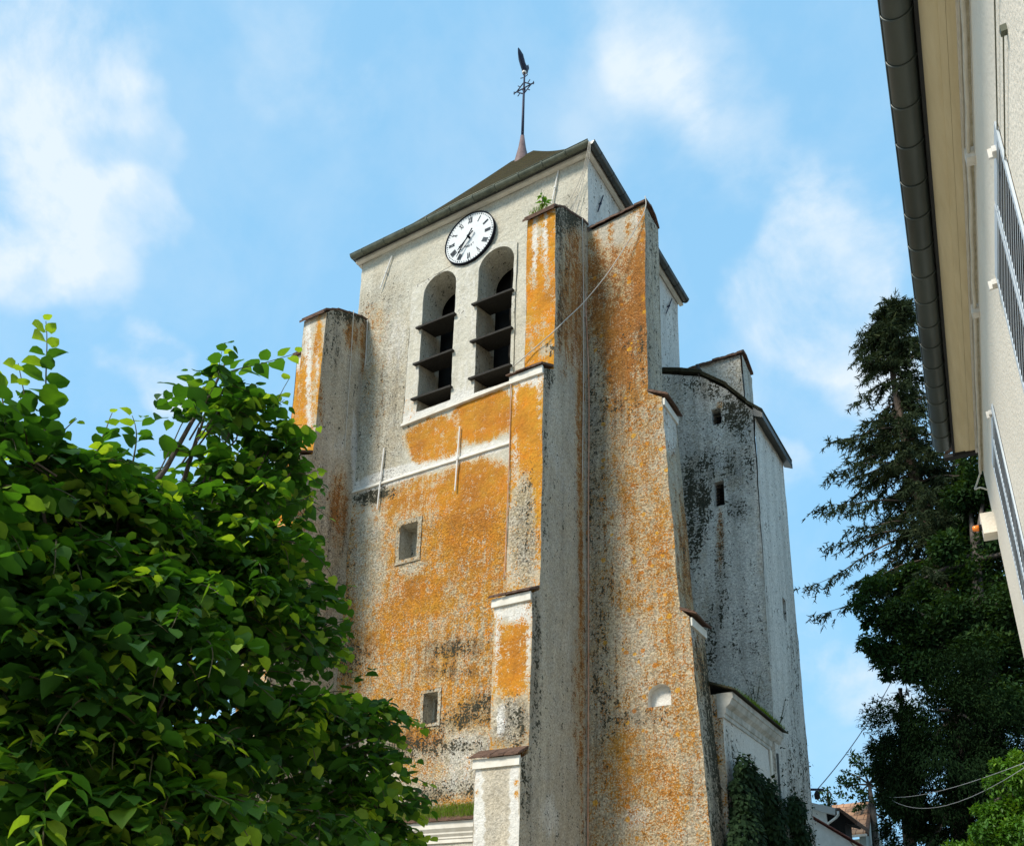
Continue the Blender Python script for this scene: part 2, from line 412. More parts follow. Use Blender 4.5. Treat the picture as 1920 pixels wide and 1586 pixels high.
openL = arch(-4.38, -3.43, 13.80, 17.03); openR = arch(-2.80, -1.86, 13.76, 17.03)
win1 = rect(-4.62, -4.15, 10.15, 10.98); win2 = rect(-3.71, -3.35, 6.32, 6.96)
front_stains = [
    # upper smooth render
    S(SPECK, 720, 740, 62, 210, .60, .6), S(WHITE, 745, 640, 30, 80, .45, .7, rot=.1), S(RUST, 700, 600, 60, 60, .5),
    S(LICH, 705, 600, 30, 34, .30, .7), S(LICH, 700, 720, 26, 100, .24, .8), S(GRIME, 705, 560, 70, 34, .24, .8, rot=-.5),
    S(GRIME, 665, 800, 12, 160, .28, .8), S(GRIME, 715, 780, 55, 130, .27, .8), S(GRIME, 1070, 385, 30, 25, .22, .8),
    S(RUST, 970, 355, 15, 9, .0), S(WHITE, 925, 370, 25, 9, .5, .5, rot=-.45), S(WHITE, 880, 350, 300, 60, .3, .8, rot=-.45),
    S(WHITE, 1040, 330, 60, 40, .25, .8),
    # yellow-orange patch below the belfry
    S(SPECK, 860, 830, 110, 60, .10, .3, rot=-.33), S(LICH, 812, 825, 52, 40, .86, .22, 3, -.33), S(LICH, 908, 778, 58, 46, .98, .18, 3, -.42),
    S(WHITE, 858, 806, 9, 40, .5, .5), S(LICH, 858, 806, 6, 40, .62, .5), S(LICH, 800, 800, 4, 22, .6, .6), S(LICH, 828, 835, 5, 28, .58, .6), S(LICH, 895, 770, 4, 24, .66, .6),
    S(WHITE, 735, 893, 78, 15, .92, .5, 3, -.30), S(LICH, 735, 897, 78, 12, .02, .5, 3, -.30),
    S(WHITE, 880, 852, 85, 11, .85, .5, 3, -.29), S(LICH, 880, 856, 85, 10, .04, .5, 3, -.29),
    # lower roughcast
    S(SPECK, 800, 1260, 230, 338, .72, .04, 12), S(WHITE, 800, 1260, 230, 330, .12, .05, 12),
    S(LICH, 800, 1140, 230, 235, .50, .08, 6),
    S(LICH, 885, 915, 84, 52, .88, .35, rot=-.3), S(SPECK, 880, 925, 80, 40, .3, .5), S(LICH, 880, 1000, 70, 60, .84, .5),
    S(LICH, 765, 930, 60, 25, .72, .5, rot=-.3), S(LICH, 790, 1120, 45, 70, .78, .6), S(LICH, 735, 1170, 60, 45, .68, .6, rot=-.5),
    S(LICH, 900, 1080, 50, 60, .66, .6), S(LICH, 770, 1060, 26, 20, .30, .5), S(LICH, 860, 1200, 80, 60, .50, .7),
    S(LICH, 690, 1030, 30, 130, .20, .6), S(RUST, 700, 1100, 60, 150, .25, .8), S(GRIME, 700, 930, 42, 13, .80, .5, rot=-.25), S(GRIME, 652, 1060, 11, 130, .42, .8),
    S(GRIME, 645, 1230, 46, 50, .56, .8), S(LICH, 780, 905, 50, 12, .55, .6, rot=-.29),
    S(LICH, 840, 1290, 80, 60, .56, .6), S(GRIME, 850, 1215, 60, 18, .56, .8, rot=-.1), S(GRIME, 835, 1258, 50, 12, .54, .9),
    S(WHITE, 850, 1430, 120, 75, .48, .4), S(LICH, 850, 1435, 120, 68, .16, .4), S(LICH, 785, 1385, 48, 22, .78, .5), S(RUST, 785, 1390, 50, 22, .4, .5),
    S(GRIME, 895, 1322, 50, 18, .66, .8, rot=-.3), S(GRIME, 860, 1352, 80, 15, .64, .9, rot=-.2), S(GRIME, 770, 1400, 80, 24, .66, .8), S(GRIME, 850, 1398, 64, 12, .62, .9),
    S(LICH, 790, 1440, 45, 30, .45, .7), S(GRIME, 800, 1490, 60, 22, .62, .9, rot=-.3), S(GRIME, 880, 1480, 30, 16, .58, .8), S(LICH, 850, 1500, 60, 16, .5, .8),
]
mb = MB()
panel(mb, 1, 0, [(-W, 0), (0, 0), (0, EZ), (-W, EZ)], [openL, openR, win1, win2], .10, (0, .04, .18, .18, .2, 0), front_stains)
panel(mb, 0, 0, [(0, 0), (D, 0), (D, EZ), (0, EZ)], [], .22, (0, .12, .75, .15, 0, 0),
      [Stain(GRIME, (0, 0), 1150, 360, 30, 40, .25, .8), Stain(GRIME, (0, 0), 1255, 620, 14, 60, .28, .8)])
panel(mb, 0, -W, [(0, 0), (D, 0), (D, EZ), (0, EZ)], [], .5, (.2, .15, .2, .4, 0, 0))
panel(mb, 1, D, [(-W, 0), (0, 0), (0, EZ), (-W, EZ)], [], .5, (0, .15, .3, .4, 0, 0))
jamb(mb, 1, openL, 0, .72, (0, .16, .25, .25, 0, 0)); jamb(mb, 1, openR, 0, .72, (0, .16, .25, .25, 0, 0))
jamb(mb, 1, win1, 0, .40, (0, .12, .2, .35, 0, 0)); jamb(mb, 1, win2, 0, .45, (0, .2, .2, .35, 0, 0))
tw = mb.build('wall', M['wall'], church)

# belfry surround, a plate of smoother render standing 3 cm proud, with its own reveal edges
mb = MB()
sl = [(-4.76, 13.56), (-1.78, 13.72), (-1.78, 17.42), (-2.3, 17.64), (-3.0, 17.62), (-4.76, 17.44)]
sstains = [S(GRIME, 800, 520, 45, 30, .16, .8), S(LICH, 770, 770, 20, 60, .12, .8), S(WHITE, 860, 760, 110, 18, .8, .4, 3, -.36), S(GRIME, 965, 620, 10, 60, .25, .8),
           S(GRIME, 868, 600, 16, 60, .14, .8)]
panel(mb, 1, -.03, sl, [openL, openR], .12, (0, .06, .42, .12, 0, 0), sstains)
for rg in (openL, openR): jamb(mb, 1, rg, -.03, .0, (0, .1, .3, .1, 0, 0), seg=1)
jamb(mb, 1, sl, -.03, .001, (0, .3, .2, .1, 0, 0), seg=1)
mb.build('belfry_surround', M['wall'], church)
# sloping sill under both openings
mb = MB()
mb.hexa([(-4.78, -.07, 13.54), (-1.76, -.07, 13.67), (-1.76, .0, 13.67), (-4.78, .0, 13.54)], [(-4.78, -.07, 13.60), (-1.76, -.07, 13.73), (-1.76, 0, 13.78), (-4.78, 0, 13.65)])
mb.build('sill', M['moulding'], church, wobble=True)
# louvre boards
for (x0, x1) in ((-4.40, -3.41), (-2.82, -1.84)):
    for zb in (16.12, 15.12, 14.16):
        mb = MB(); e = .10 + random.uniform(-.02, .02); tl = random.uniform(-.02, .02)
        a = [(x0 - e, -.13, zb + tl), (x1 + .03, -.13, zb - .03), (x1 + .03, .50, zb + .10), (x0 - .0, .50, zb + .13)]
        mb.hexa([(p[0], p[1], p[2] - .05) for p in a], a)
        mb.beam((x0 - .0, .12, zb + .08), (x1 + .0, .12, zb + .06), .06, .10)
        mb.build('louvre_board', M['wood'], church)
    mb = MB()
    mb.box((x0, .60, 13.76), (x1, .66, 14.0)); mb.box((x0 - .05, .70, 16.50), (x1 + .05, .78, 16.62)); 
    mb.box(((x0 + x1) / 2 - .05, .70, 13.8), ((x0 + x1) / 2 + .05, .80, 17.5))
    mb.build('belfry_frame', M['wood'], church)
mb = MB(); mb.box((-4.9, 1.0, 13.3), (-1.5, 1.06, 17.9)); mb.build('inner_shade_sheet', M['black'], church)  # added dark sheet, belfry interior shade put into its colour
# small windows
def small_window(x0, x1, z0, z1, depth, slit, fr):
    mb = MB(); sx0, sx1, sz0, sz1 = slit
    panel(mb, 1, depth, rect(x0 - .02, x1 + .02, z0 - .02, z1 + .02), [rect(*slit)], .1, (0, .2, .3, .4, 0, 0), relief=False)
    jamb(mb, 1, rect(*slit), depth, depth + .3, (0, .3, 0, .4, 0, 0))
    w = mb.build('window', M['wall'], church)
    b = MB(); b.box((sx0, depth + .28, sz0), (sx1, depth + .3, sz1))
    for k in range(1, 4): b.box((sx0 + (sx1-sx0)*k/4 - .012, depth + .12, sz0), (sx0 + (sx1-sx0)*k/4 + .012, depth + .14, sz1))
    b.build('slit_shade', M['black'], w)  # near-black plate paints the shade inside the slit, with bars before it
    f = MB()
    o = rect(x0 - fr, x1 + fr, z0 - fr, z1 + fr); h = rect(x0, x1, z0, z1)
    panel(f, 1, -.022, o, [h], .08, (.25, .25, .25, .5, .2, 0)); jamb(f, 1, o, -.022, .01, (.2, .5, 0, .4, 0, 0), seg=1); jamb(f, 1, h, -.022, .01, (.1, .3, 0, .4, 0, 0), seg=1)
    f.build('frame', M['wall'], w)
small_window(-4.62, -4.15, 10.15, 10.98, .40, (-4.42, -4.17, 10.2, 10.62), .11)
small_window(-3.71, -3.35, 6.32, 6.96, .30, (-3.66, -3.37, 6.36, 6.92), .07)

# string course
mb = MB()
mb.hexa([(-6.15, -.05, 12.20), (-.7, -.05, 12.20), (-.7, .02, 12.20), (-6.15, .02, 12.20)], [(-6.15, -.05, 12.235), (-.7, -.05, 12.235), (-.7, .02, 12.33), (-6.15, .02, 12.33)])
mb.build('string_course', M['moulding'], church, wobble=True)

# ---- forward buttresses (pushing towards -Y)
SEC = [(16.30, -1.40), (12.36, -1.77), (7.74, -2.02), (4.88, -2.25), (0, -2.25)]
def forward_buttress(xr, widths, name, stains_f, stains_s, top_pts):
    b = MB()
    # flank facing +X: one stepped outline
    side = [(0.0, 0), (-2.25, 0), (-2.25, 4.80), (-2.02, 4.93), (-2.02, 7.68), (-1.77, 7.84), (-1.77, 12.28), (-1.40, 12.50), (-1.40, 16.28)] + top_pts + [(0.0, 17.03)]
    panel(b, 0, xr, side, [], .12, (0, .17, .10, .36, .8, 0), stains_s)
    panel(b, 0, xr - widths[0], [(0, 5), (-1.40, 5), (-1.40, 16.28)] + top_pts + [(0, 17.03)], [], .4, (.2, .2, .1, .4, 0, 0))
    zs = [(12.68, 16.28, -1.40), (7.93, 12.28, -1.77), (5.02, 7.68, -2.02), (0, 4.80, -2.25)]
    for k, (z0, z1, y) in enumerate(zs):
        xl = xr - widths[k]
        zz0 = z0 - (.35 if k < 3 else 0)
        panel(b, 1, y, [(xl, zz0), (xr, zz0), (xr, z1 + .02), (xl, z1 + .02)], [], .09, (.4, .05, .3, .15, 0, 0), stains_f(k, y, xl, xr))
        # left flank of this stage
        panel(b, 0, xl, [(0, zz0), (y, zz0), (y, z1 + .02), (0, z1 + .02)], [], .3, (.3, .2, .2, .4, 0, 0))
    body = b.build(name, M['butt'], church)
    for k, (zc, yf, yb, wd) in enumerate(((12.36, -1.77, -1.40, widths[1]), (7.74, -2.02, -1.77, widths[2]), (4.88, -2.25, -2.02, widths[3]))):
        xl = xr - wd; t = MB()
        for q in range(2):       # two thin courses of flat tile
            o = .10 - .035 * q; zb = zc - .03 + .028 * q; n = 7
            for i in range(n):
                xa = xl - .08 + (wd + .085) * i / n; xb = xl - .08 + (wd + .085) * (i + 1) / n - .004
                j = random.uniform(-.015, .015); dz = (-yf + yb) * 1.15
                t.hexa([(xa, yf - o + j, zb), (xb, yf - o + j, zb), (xb, yb - .01, zb + .5 * (-yf + yb) + .03), (xa, yb - .01, zb + .5 * (-yf + yb) + .03)],
                       [(xa, yf - o + j, zb + .024), (xb, yf - o + j, zb + .024), (xb, yb - .01, zb + .06 + .5 * (-yf + yb)), (xa, yb - .01, zb + .06 + .5 * (-yf + yb))])
        t.build('cap', M['tile'], body, wobble=True)
        m = MB(); m.box((xl - .035, yf - .045, zc - .19), (xr - .004, yf - .001, zc - .035)); m.build('band', M['moulding'], body, wobble=True)
    # tiles on the rounded top
    t = MB(); prof = [(-1.50, 16.22), (-1.43, 16.33)] + [(y, z) for y, z in top_pts] + [(0.0, 17.05)]
    xl = xr - widths[0]
    for i in range(len(prof) - 1):
        (y0, z0), (y1, z1) = prof[i], prof[i + 1]
        t.hexa([(xl - .06, y0, z0), (xr + .01, y0, z0), (xr + .01, y1 + .02, z1 + .01), (xl - .06, y1 + .02, z1 + .01)],
               [(xl - .06, y0 - .01, z0 + .05), (xr + .01, y0 - .01, z0 + .05), (xr + .01, y1 + .02, z1 + .05), (xl - .06, y1 + .02, z1 + .05)])
    t.build('top_tiles', M['tile'], body, wobble=True)
    return body

top_pts = [(-1.25, 16.46), (-1.06, 16.60), (-.69, 16.78), (-.25, 16.98)]
def fA(k, y, xl, xr):
    P = (1, y); T = lambda *a, **kw: S(*a, plane=P, **kw); L = []
    if k == 0:
        L = [T(LICH, 1012, 560, 30, 170, .93, soft=.15, pw=4), T(LICH, 1012, 420, 14, 50, .25, soft=.5), T(LICH, 1016, 412, 7, 12, .75), T(LICH, 1034, 470, 7, 80, .95, soft=.4), T(LICH, 994, 430, 5, 60, .8),
             T(WHITE, 1024, 450, 5, 60, .85), T(LICH, 1024, 450, 4, 50, .2), T(WHITE, 1003, 460, 5, 55, .9), T(LICH, 1003, 470, 4, 45, .15), T(LICH, 1000, 520, 8, 20, .35), T(LICH, 1024, 520, 6, 30, .5),
             T(LICH, 1010, 610, 30, 25, .60), T(LICH, 1024, 655, 18, 14, .3), T(GRIME, 1028, 655, 12, 14, .42), T(LICH, 990, 640, 10, 25, .7)]
    if k == 1:
        L = [T(LICH, 990, 830, 40, 140, .85, soft=.15, pw=4), T(WHITE, 988, 710, 36, 22, .9, soft=.5), T(LICH, 988, 706, 36, 22, .12, soft=.5), T(WHITE, 1012, 740, 6, 60, .7), T(LICH, 1012, 740, 4, 50, .3), T(WHITE, 966, 740, 6, 60, .8), T(LICH, 965, 740, 5, 50, .3),
             T(LICH, 992, 790, 14, 60, 1.0, soft=.6), T(WHITE, 966, 860, 7, 60, .6), T(LICH, 966, 860, 5, 50, .4), T(LICH, 982, 960, 26, 70, .18, soft=.35), T(SPECK, 982, 1000, 26, 100, .9, soft=.3), T(GRIME, 985, 950, 16, 70, .50, soft=.7),
             T(GRIME, 985, 1010, 18, 50, .38, soft=.6), T(LICH, 1010, 960, 7, 60, .6), T(LICH, 978, 1050, 30, 40, .2), T(LICH, 1012, 1020, 4, 60, .6)]
    if k == 2:
        L = [T(LICH, 958, 1220, 34, 70, .80, soft=.3, pw=3), T(WHITE, 960, 1150, 40, 22, .6, soft=.6), T(LICH, 958, 1148, 34, 20, .05, soft=.5), T(WHITE, 934, 1220, 6, 80, .8), T(LICH, 932, 1200, 5, 80, .2), T(WHITE, 990, 1200, 6, 90, .75), T(LICH, 990, 1200, 5, 90, .25),
             T(LICH, 960, 1260, 22, 50, .9, soft=.6), T(LICH, 958, 1350, 40, 44, .12, soft=.3), T(SPECK, 958, 1350, 36, 50, .8, soft=.3), T(GRIME, 970, 1350, 20, 45, .46, soft=.6), T(GRIME, 950, 1385, 34, 18, .35, soft=.6), T(WHITE, 938, 1350, 8, 30, .8)]
    if k == 3:
        L = [T(LICH, 930, 1540, 60, 140, .02, soft=.1, pw=8), T(WHITE, 930, 1540, 60, 140, .25, soft=.1, pw=8), T(WHITE, 897, 1540, 9, 110, 1.0, soft=.15, pw=4), T(WHITE, 966, 1540, 9, 110, 1.0, soft=.15, pw=4),
             T(SPECK, 930, 1540, 22, 110, .3, soft=.1, pw=6), T(LICH, 972, 1480, 3, 22, .8), T(LICH, 893, 1475, 3, 14, .8)]
    return L
PA = (0, 0.0)
sA = [Stain(GRIME, PA, 1060, 400, 40, 34, .85, .6), Stain(GRIME, PA, 1050, 500, 14, 110, .45, .7), Stain(LICH, PA, 1075, 520, 22, 110, .62, .7), Stain(LICH, PA, 1066, 600, 22, 90, .60, .8), Stain(SPECK, PA, 1070, 550, 40, 160, .35, .5),
      Stain(GRIME, PA, 1029, 700, 8, 40, .75, .6), Stain(WHITE, PA, 1080, 660, 7, 60, .55, .8), Stain(LICH, PA, 1088, 740, 8, 200, .65, .7), Stain(WHITE, PA, 1055, 880, 20, 90, .40, .8, rot=-.3),
      Stain(GRIME, PA, 1022, 850, 8, 200, .40, .8), Stain(LICH, PA, 1090, 1150, 5, 420, .72, .6), Stain(GRIME, PA, 1005, 1170, 7, 60, .75, .6), Stain(GRIME, PA, 1006, 1300, 9, 150, .45, .7),
      Stain(LICH, PA, 1082, 1300, 10, 120, .42, .8), Stain(WHITE, PA, 1030, 1530, 25, 60, .5, .8), Stain(GRIME, PA, 985, 1470, 8, 60, .7, .7), Stain(RUST, PA, 1050, 900, 80, 800, .85, .1), Stain(WHITE, PA, 1060, 1450, 20, 60, .3, .8)]
forward_buttress(0.0, [.66, .70, .76, .87], 'buttress', fA, sA, top_pts)

def fL(k, y, xl, xr):
    P = (1, y); T = lambda *a, **kw: S(*a, plane=P, **kw)
    return [T(LICH, 585, 800, 60, 160, .74, soft=.1, pw=5), T(LICH, 590, 630, 40, 50, .15, soft=.5), T(WHITE, 578, 700, 5, 140, .9), T(LICH, 578, 690, 5, 120, .15), T(LICH, 600, 660, 5, 70, .8), T(LICH, 592, 650, 6, 30, .6),
            T(WHITE, 596, 700, 3, 60, .8), T(LICH, 596, 700, 3, 60, .2), T(LICH, 601, 760, 6, 90, .98), T(LICH, 585, 770, 9, 60, .35), T(LICH, 575, 835, 24, 14, .72), T(WHITE, 550, 900, 26, 24, .9), T(LICH, 550, 900, 26, 22, .05),
            T(LICH, 540, 960, 25, 40, .93), T(LICH, 530, 1020, 14, 34, .1), T(GRIME, 530, 1020, 12, 34, .42), T(LICH, 512, 1010, 8, 40, .8), T(LICH, 520, 1150, 40, 80, .6)]
PL = (0, -6.15)
sL = [Stain(GRIME, PL, 650, 590, 50, 14, .75, .6), Stain(GRIME, PL, 622, 640, 14, 60, .42, .7), Stain(LICH, PL, 660, 625, 14, 40, .5, .7), Stain(LICH, PL, 683, 650, 8, 60, .7, .6), Stain(SPECK, PL, 640, 700, 40, 120, .4, .5),
      Stain(WHITE, PL, 630, 840, 30, 40, .45, .8, rot=.5), Stain(WHITE, PL, 664, 850, 6, 90, .75, .5), Stain(LICH, PL, 635, 950, 16, 70, .70, .7), Stain(RUST, PL, 640, 900, 90, 400, .8, .1),
      Stain(GRIME, PL, 600, 1040, 60, 100, .25, .8), Stain(LICH, PL, 600, 750, 5, 60, .6, .7), Stain(LICH, PL, 565, 1000, 8, 80, .6, .7), Stain(SPECK, PL, 600, 1050, 60, 150, .7, .5)]
lb = forward_buttress(-6.15, [.70, .74, .80, .9], 'buttress', fL, sL, top_pts)

# ---- sideways buttress on the right (pushing towards +X)
def B_x(z): return 1.32 if z > 12.3 else (1.60 + (12.2 - z) * .054 if z > 7.7 else 2.0 + (7.62 - z) * .066)
b = MB()
niche = [(1.20, 6.04), (1.64, 6.04), (1.64, 6.24)] + [(1.42 + .22 * math.cos(a), 6.24 + .21 * math.sin(a)) for a in np.linspace(.2, math.pi - .2, 7)] + [(1.20, 6.24)]
fo = [(0, 0), (2.50, 0), (2.0, 7.60), (1.84, 7.76), (1.60, 12.20), (1.32, 12.36), (1.32, 16.95), (.74, 16.93), (0, 16.86)]
fB = [S(SPECK, 1180, 1000, 200, 640, .66, .1, 8), S(SPECK, 1150, 430, 60, 70, .2, .6), S(LICH, 1170, 620, 76, 150, .82, .5), S(LICH, 1150, 520, 60, 60, .55, .7), S(LICH, 1200, 520, 12, 150, .92, .5), S(LICH, 1150, 420, 50, 40, .06, .5),
      S(WHITE, 1195, 408, 5, 14, .9), S(LICH, 1144, 432, 4, 26, .75), S(LICH, 1177, 430, 4, 26, .75), S(LICH, 1203, 440, 4, 60, .75), S(LICH, 1112, 500, 14, 60, .72, .6), S(RUST, 1140, 560, 70, 140, .95, .6), S(RUST, 1160, 660, 80, 90, .75, .6),
      S(GRIME, 1150, 750, 50, 90, .30, .8), S(WHITE, 1150, 700, 40, 40, .35, .8), S(GRIME, 1195, 640, 20, 30, .42, .8), S(LICH, 1205, 720, 14, 100, .60, .7), S(LICH, 1115, 750, 20, 120, .15, .8), S(GRIME, 1112, 850, 16, 180, .48, .8),
      S(LICH, 1190, 900, 45, 150, .46, .7), S(RUST, 1170, 850, 60, 100, .4, .7), S(WHITE, 1230, 900, 14, 120, .35, .8), S(LICH, 1240, 1060, 24, 110, .60, .7), S(LICH, 1130, 1000, 30, 60, .30, .8), S(GRIME, 1125, 1200, 32, 190, .40, .8),
      S(LICH, 1190, 1100, 50, 60, .42, .8), S(LICH, 1250, 1230, 30, 120, .50, .8), S(LICH, 1190, 1250, 50, 70, .22, .8), S(LICH, 1175, 1430, 55, 70, .56, .6), S(LICH, 1250, 1490, 30, 80, .58, .6), S(WHITE, 1200, 1530, 40, 40, .5, .8), S(LICH, 1290, 1300, 18, 150, .45, .8),
      S(GRIME, 1130, 1360, 26, 60, .40, .8), S(GRIME, 1190, 1345, 60, 14, .40, .8), S(SPOT, 1200, 1000, 120, 420, .55, .4), S(SPOT, 1240, 900, 40, 200, .9, .6), S(SPOT, 1220, 1230, 60, 120, .9, .6), S(WHITE, 1275, 1150, 14, 60, .4, .8)]
panel(b, 1, 0, fo, [niche], .10, (.30, .12, .02, .6, .45, .2), fB)
jamb(b, 1, niche, 0, .16, (0, .05, .75, .1, 0, 0), seg=1); b.add([(x, .16, z) for x, z in niche], [tuple(range(len(niche)))], (0, .02, .8, .05), None) if False else None
panel(b, 1, .155, niche, [], .1, (0, .02, .8, .05, 0, 0), relief=False)
def endface(z0, z1, y1, stains, base):
    t = MB(); xa = B_x((z0 + z1) / 2)
    panel(t, 0, xa, [(0, z0), (y1, z0), (y1, z1), (0, z1)], [], .12, base, stains)
    t.v = [(B_x(min(max(p[2], z0 + .01), z1 - .01)) + (p[0] - xa), p[1], p[2]) for p in t.v]
    b.add(t.v, t.f, np.array(t.m1), np.array(t.m2))
endface(12.36, 16.95, .75, [], (0, .30, .25, .45, .2, 0))
endface(7.76, 12.20, .75, [Stain(LICH, (0, 1.75), 1290, 1050, 20, 110, .62, .6), Stain(WHITE, (0, 1.65), 1258, 800, 16, 50, .85, .5), Stain(GRIME, (0, 1.8), 1285, 1100, 12, 100, .35, .8)], (.2, .22, .2, .35, .8, 0))
endface(0.0, 7.60, .75, [Stain(GRIME, (0, 2.2), 1345, 1350, 14, 160, .75, .7), Stain(LICH, (0, 2.1), 1318, 1240, 14, 60, .55, .7), Stain(WHITE, (0, 2.0), 1305, 1195, 14, 26, .6, .6), Stain(WHITE, (0, 2.3), 1372, 1500, 6, 120, .6, .6)], (.05, .42, .2, .4, .7, 0))
# shoulders, back and top
b.hexa([(1.84, 0, 7.6), (2.02, 0, 7.58), (2.02, .75, 7.58), (1.84, .75, 7.6)], [(1.82, 0, 7.80), (1.84, 0, 7.78), (1.84, .75, 7.78), (1.82, .75, 7.80)], (0, .5, 0), (.3, 0, 0))
b.hexa([(1.3, 0, 12.18), (1.6, 0, 12.18), (1.6, .75, 12.18), (1.3, .75, 12.18)], [(1.28, 0, 12.42), (1.32, 0, 12.40), (1.32, .75, 12.40), (1.28, .75, 12.42)], (0, .4, .2), (.3, 0, 0))
b.prism([(p[0], .749, p[1]) for p in fo], (0, .002, 0), (0, .3, .2), (.5, 0, 0))
bb = b.build('buttress', M['butt'], church)
for (xi, xo, z) in ((1.32, 1.66, 12.25), (1.84, 2.06, 7.66)):
    t = MB()
    for q in range(2):
        o = .07 - .03 * q; zb = z - .04 + .028 * q
        for i in range(7):
            ya = -.01 + .84 * i / 7; yb = ya + .116
            t.hexa([(xo + o, ya, zb), (xo + o, yb, zb), (xi - .01, yb, zb + (xo - xi) * .6), (xi - .01, ya, zb + (xo - xi) * .6)],
                   [(xo + o, ya, zb + .03), (xo + o, yb, zb + .03), (xi - .01, yb, zb + .03 + (xo - xi) * .6), (xi - .01, ya, zb + .03 + (xo - xi) * .6)])
    t.build('cap', M['tile'], bb, wobble=True)
for (x, z) in ((1.60, 12.2), (2.0, 7.6)):
    m = MB(); m.box((x + .0, .02, z - .17), (x + .045, .79, z - .02)); m.build('band', M['moulding'], bb, wobble=True)
t = MB()      # rounded tile top
for q in range(12):
    xa = -.02 + q * .113; xb = xa + .110
    prof = [(-.07, 16.88), (.10, 17.06), (.38, 17.13), (.62, 17.06), (.80, 16.90)]
    for i in range(4):
        (y0, z0), (y1, z1) = prof[i], prof[i+1]; e = (xa / 1.3) * .09 + random.uniform(-.012, .012)
        t.hexa([(xa, y0, z0 + e), (xb, y0, z0 + e), (xb, y1, z1 + e), (xa, y1, z1 + e)], [(xa, y0, z0 + .05 + e), (xb, y0, z0 + .05 + e), (xb, y1, z1 + .05 + e), (xa, y1, z1 + .05 + e)])
t.build('top_tiles', M['tile'], bb, wobble=True)

# ---- sideways buttress on the left corner, mostly behind the forward one
b = MB()
b.add([], [])
fo = [(-8.52, 0), (-6.3, 0), (-6.3, 16.9), (-8.5, 16.9)]
panel(b, 1, 0, fo, [], .14, (.7, .05, .2, .2, 0, 0), [S(WHITE, 567, 720, 5, 60, .9), S(LICH, 567, 700, 5, 40, .2), S(WHITE, 562, 680, 10, 26, .8), S(LICH, 562, 675, 10, 20, .1), S(LICH, 552, 760, 14, 60, .8)])
panel(b, 0, -8.52, [(0, 0), (.75, 0), (.75, 16.9), (0, 16.9)], [], .4, (.2, .2, .2, .4, 0, 0))
b.box((-8.50, .74, 0), (-6.3, .75, 16.9)); bl = b.build('buttress', M['butt'], church)
t = MB()
for q in range(14):
    xa = -8.62 + q * .16
    t.hexa([(xa, -.08, 16.86), (xa + .15, -.08, 16.86), (xa + .15, .8, 16.9), (xa, .8, 16.9)], [(xa, -.08, 16.95), (xa + .15, -.08, 16.95), (xa + .15, .8, 17.15), (xa, .8, 17.15)])
t.build('cap', M['tile'], bl, wobble=True)
# ---- rear buttress, pale, its end showing above the stair turret
b = MB()
fo = [(0, 0), (1.82, 0), (1.88, 12), (1.80, 16.22), (.1, 16.34), (0, 16.34)]
panel(b, 1, 4.75, fo, [], .16, (0, .10, .35, .35, 0, 0), [S(GRIME, 1385, 730, 14, 40, .30, .8, plane=(1, 4.75)), S(SPECK, 1380, 700, 20, 60, .75, plane=(1, 4.75))])
panel(b, 0, 1.85, [(4.75, 0), (5.5, 0), (5.5, 16.0), (4.75, 16.22)], [], .16, (0, .24, .3, .5, 0, 0))
b.prism([(p[0], 5.5, p[1]) for p in fo], (0, .01, 0)); br = b.build('buttress', M['pale'], church)
t = MB()
for q in range(15):
    xa = -.02 + q * .126; e = random.uniform(-.015, .015)
    prof = [(4.66, 16.22), (4.85, 16.36), (5.15, 16.40), (5.6, 16.18)]
    for i in range(3):
        (y0, z0), (y1, z1) = prof[i], prof[i+1]
        t.hexa([(xa, y0, z0+e), (xa+.122, y0, z0+e), (xa+.122, y1, z1+e), (xa, y1, z1+e)], [(xa, y0, z0+.06+e), (xa+.122, y0, z0+.06+e), (xa+.122, y1, z1+.06+e), (xa, y1, z1+.06+e)])
t.build('top_tiles', M['tile'], br, wobble=True)

# ---- stair turret between the buttresses
TY = 3.6
b = MB(); PT = (1, TY); T = lambda ch, x, y, rx, ry, a, soft=.6, rot=0: Stain(ch, PT, x, y, rx, ry, a, soft, 2, rot)
h1 = rect(1.385, 1.60, 13.70, 14.12); h2 = rect(1.375, 1.60, 11.62, 12.24)
fo = [(0, 0), (2.44, 0), (2.40, 6), (2.34, 13.80), (1.75, 14.55), (1.15, 15.10), (.2, 15.52), (0, 15.58)]
tst = [T(GRIME, 1280, 730, 40, 30, .38), T(GRIME, 1330, 730, 40, 16, .55, rot=.4), T(GRIME, 1380, 780, 34, 34, .68, rot=.7), T(GRIME, 1398, 810, 10, 40, .70), T(LICH, 1350, 760, 6, 9, .7), T(WHITE, 1368, 772, 22, 10, .5, rot=.5),
       T(GRIME, 1305, 920, 28, 74, .88), T(GRIME, 1340, 880, 50, 34, .58, rot=-.3), T(GRIME, 1300, 1000, 24, 60, .60), T(GRIME, 1385, 955, 30, 16, .46, rot=.4), T(LICH, 1350, 1010, 7, 60, .55), T(RUST, 1350, 1010, 16, 80, .9), T(GRIME, 1352, 1080, 12, 90, .40),
       T(WHITE, 1390, 1130, 28, 160, .75), T(WHITE, 1375, 900, 26, 60, .6), T(WHITE, 1335, 1020, 9, 90, .75), T(GRIME, 1420, 1000, 8, 90, .1), T(WHITE, 1380, 880, 20, 40, .4), T(GRIME, 1330, 1200, 14, 70, .6), T(WHITE, 1375, 1230, 40, 70, .75), T(GRIME, 1380, 1220, 40, 20, .30), T(GRIME, 1405, 860, 7, 60, .45), T(GRIME, 1295, 800, 26, 50, .2)]
panel(b, 1, TY, fo, [h1, h2], .10, (0, .19, .52, .62, .6, 0), tst)
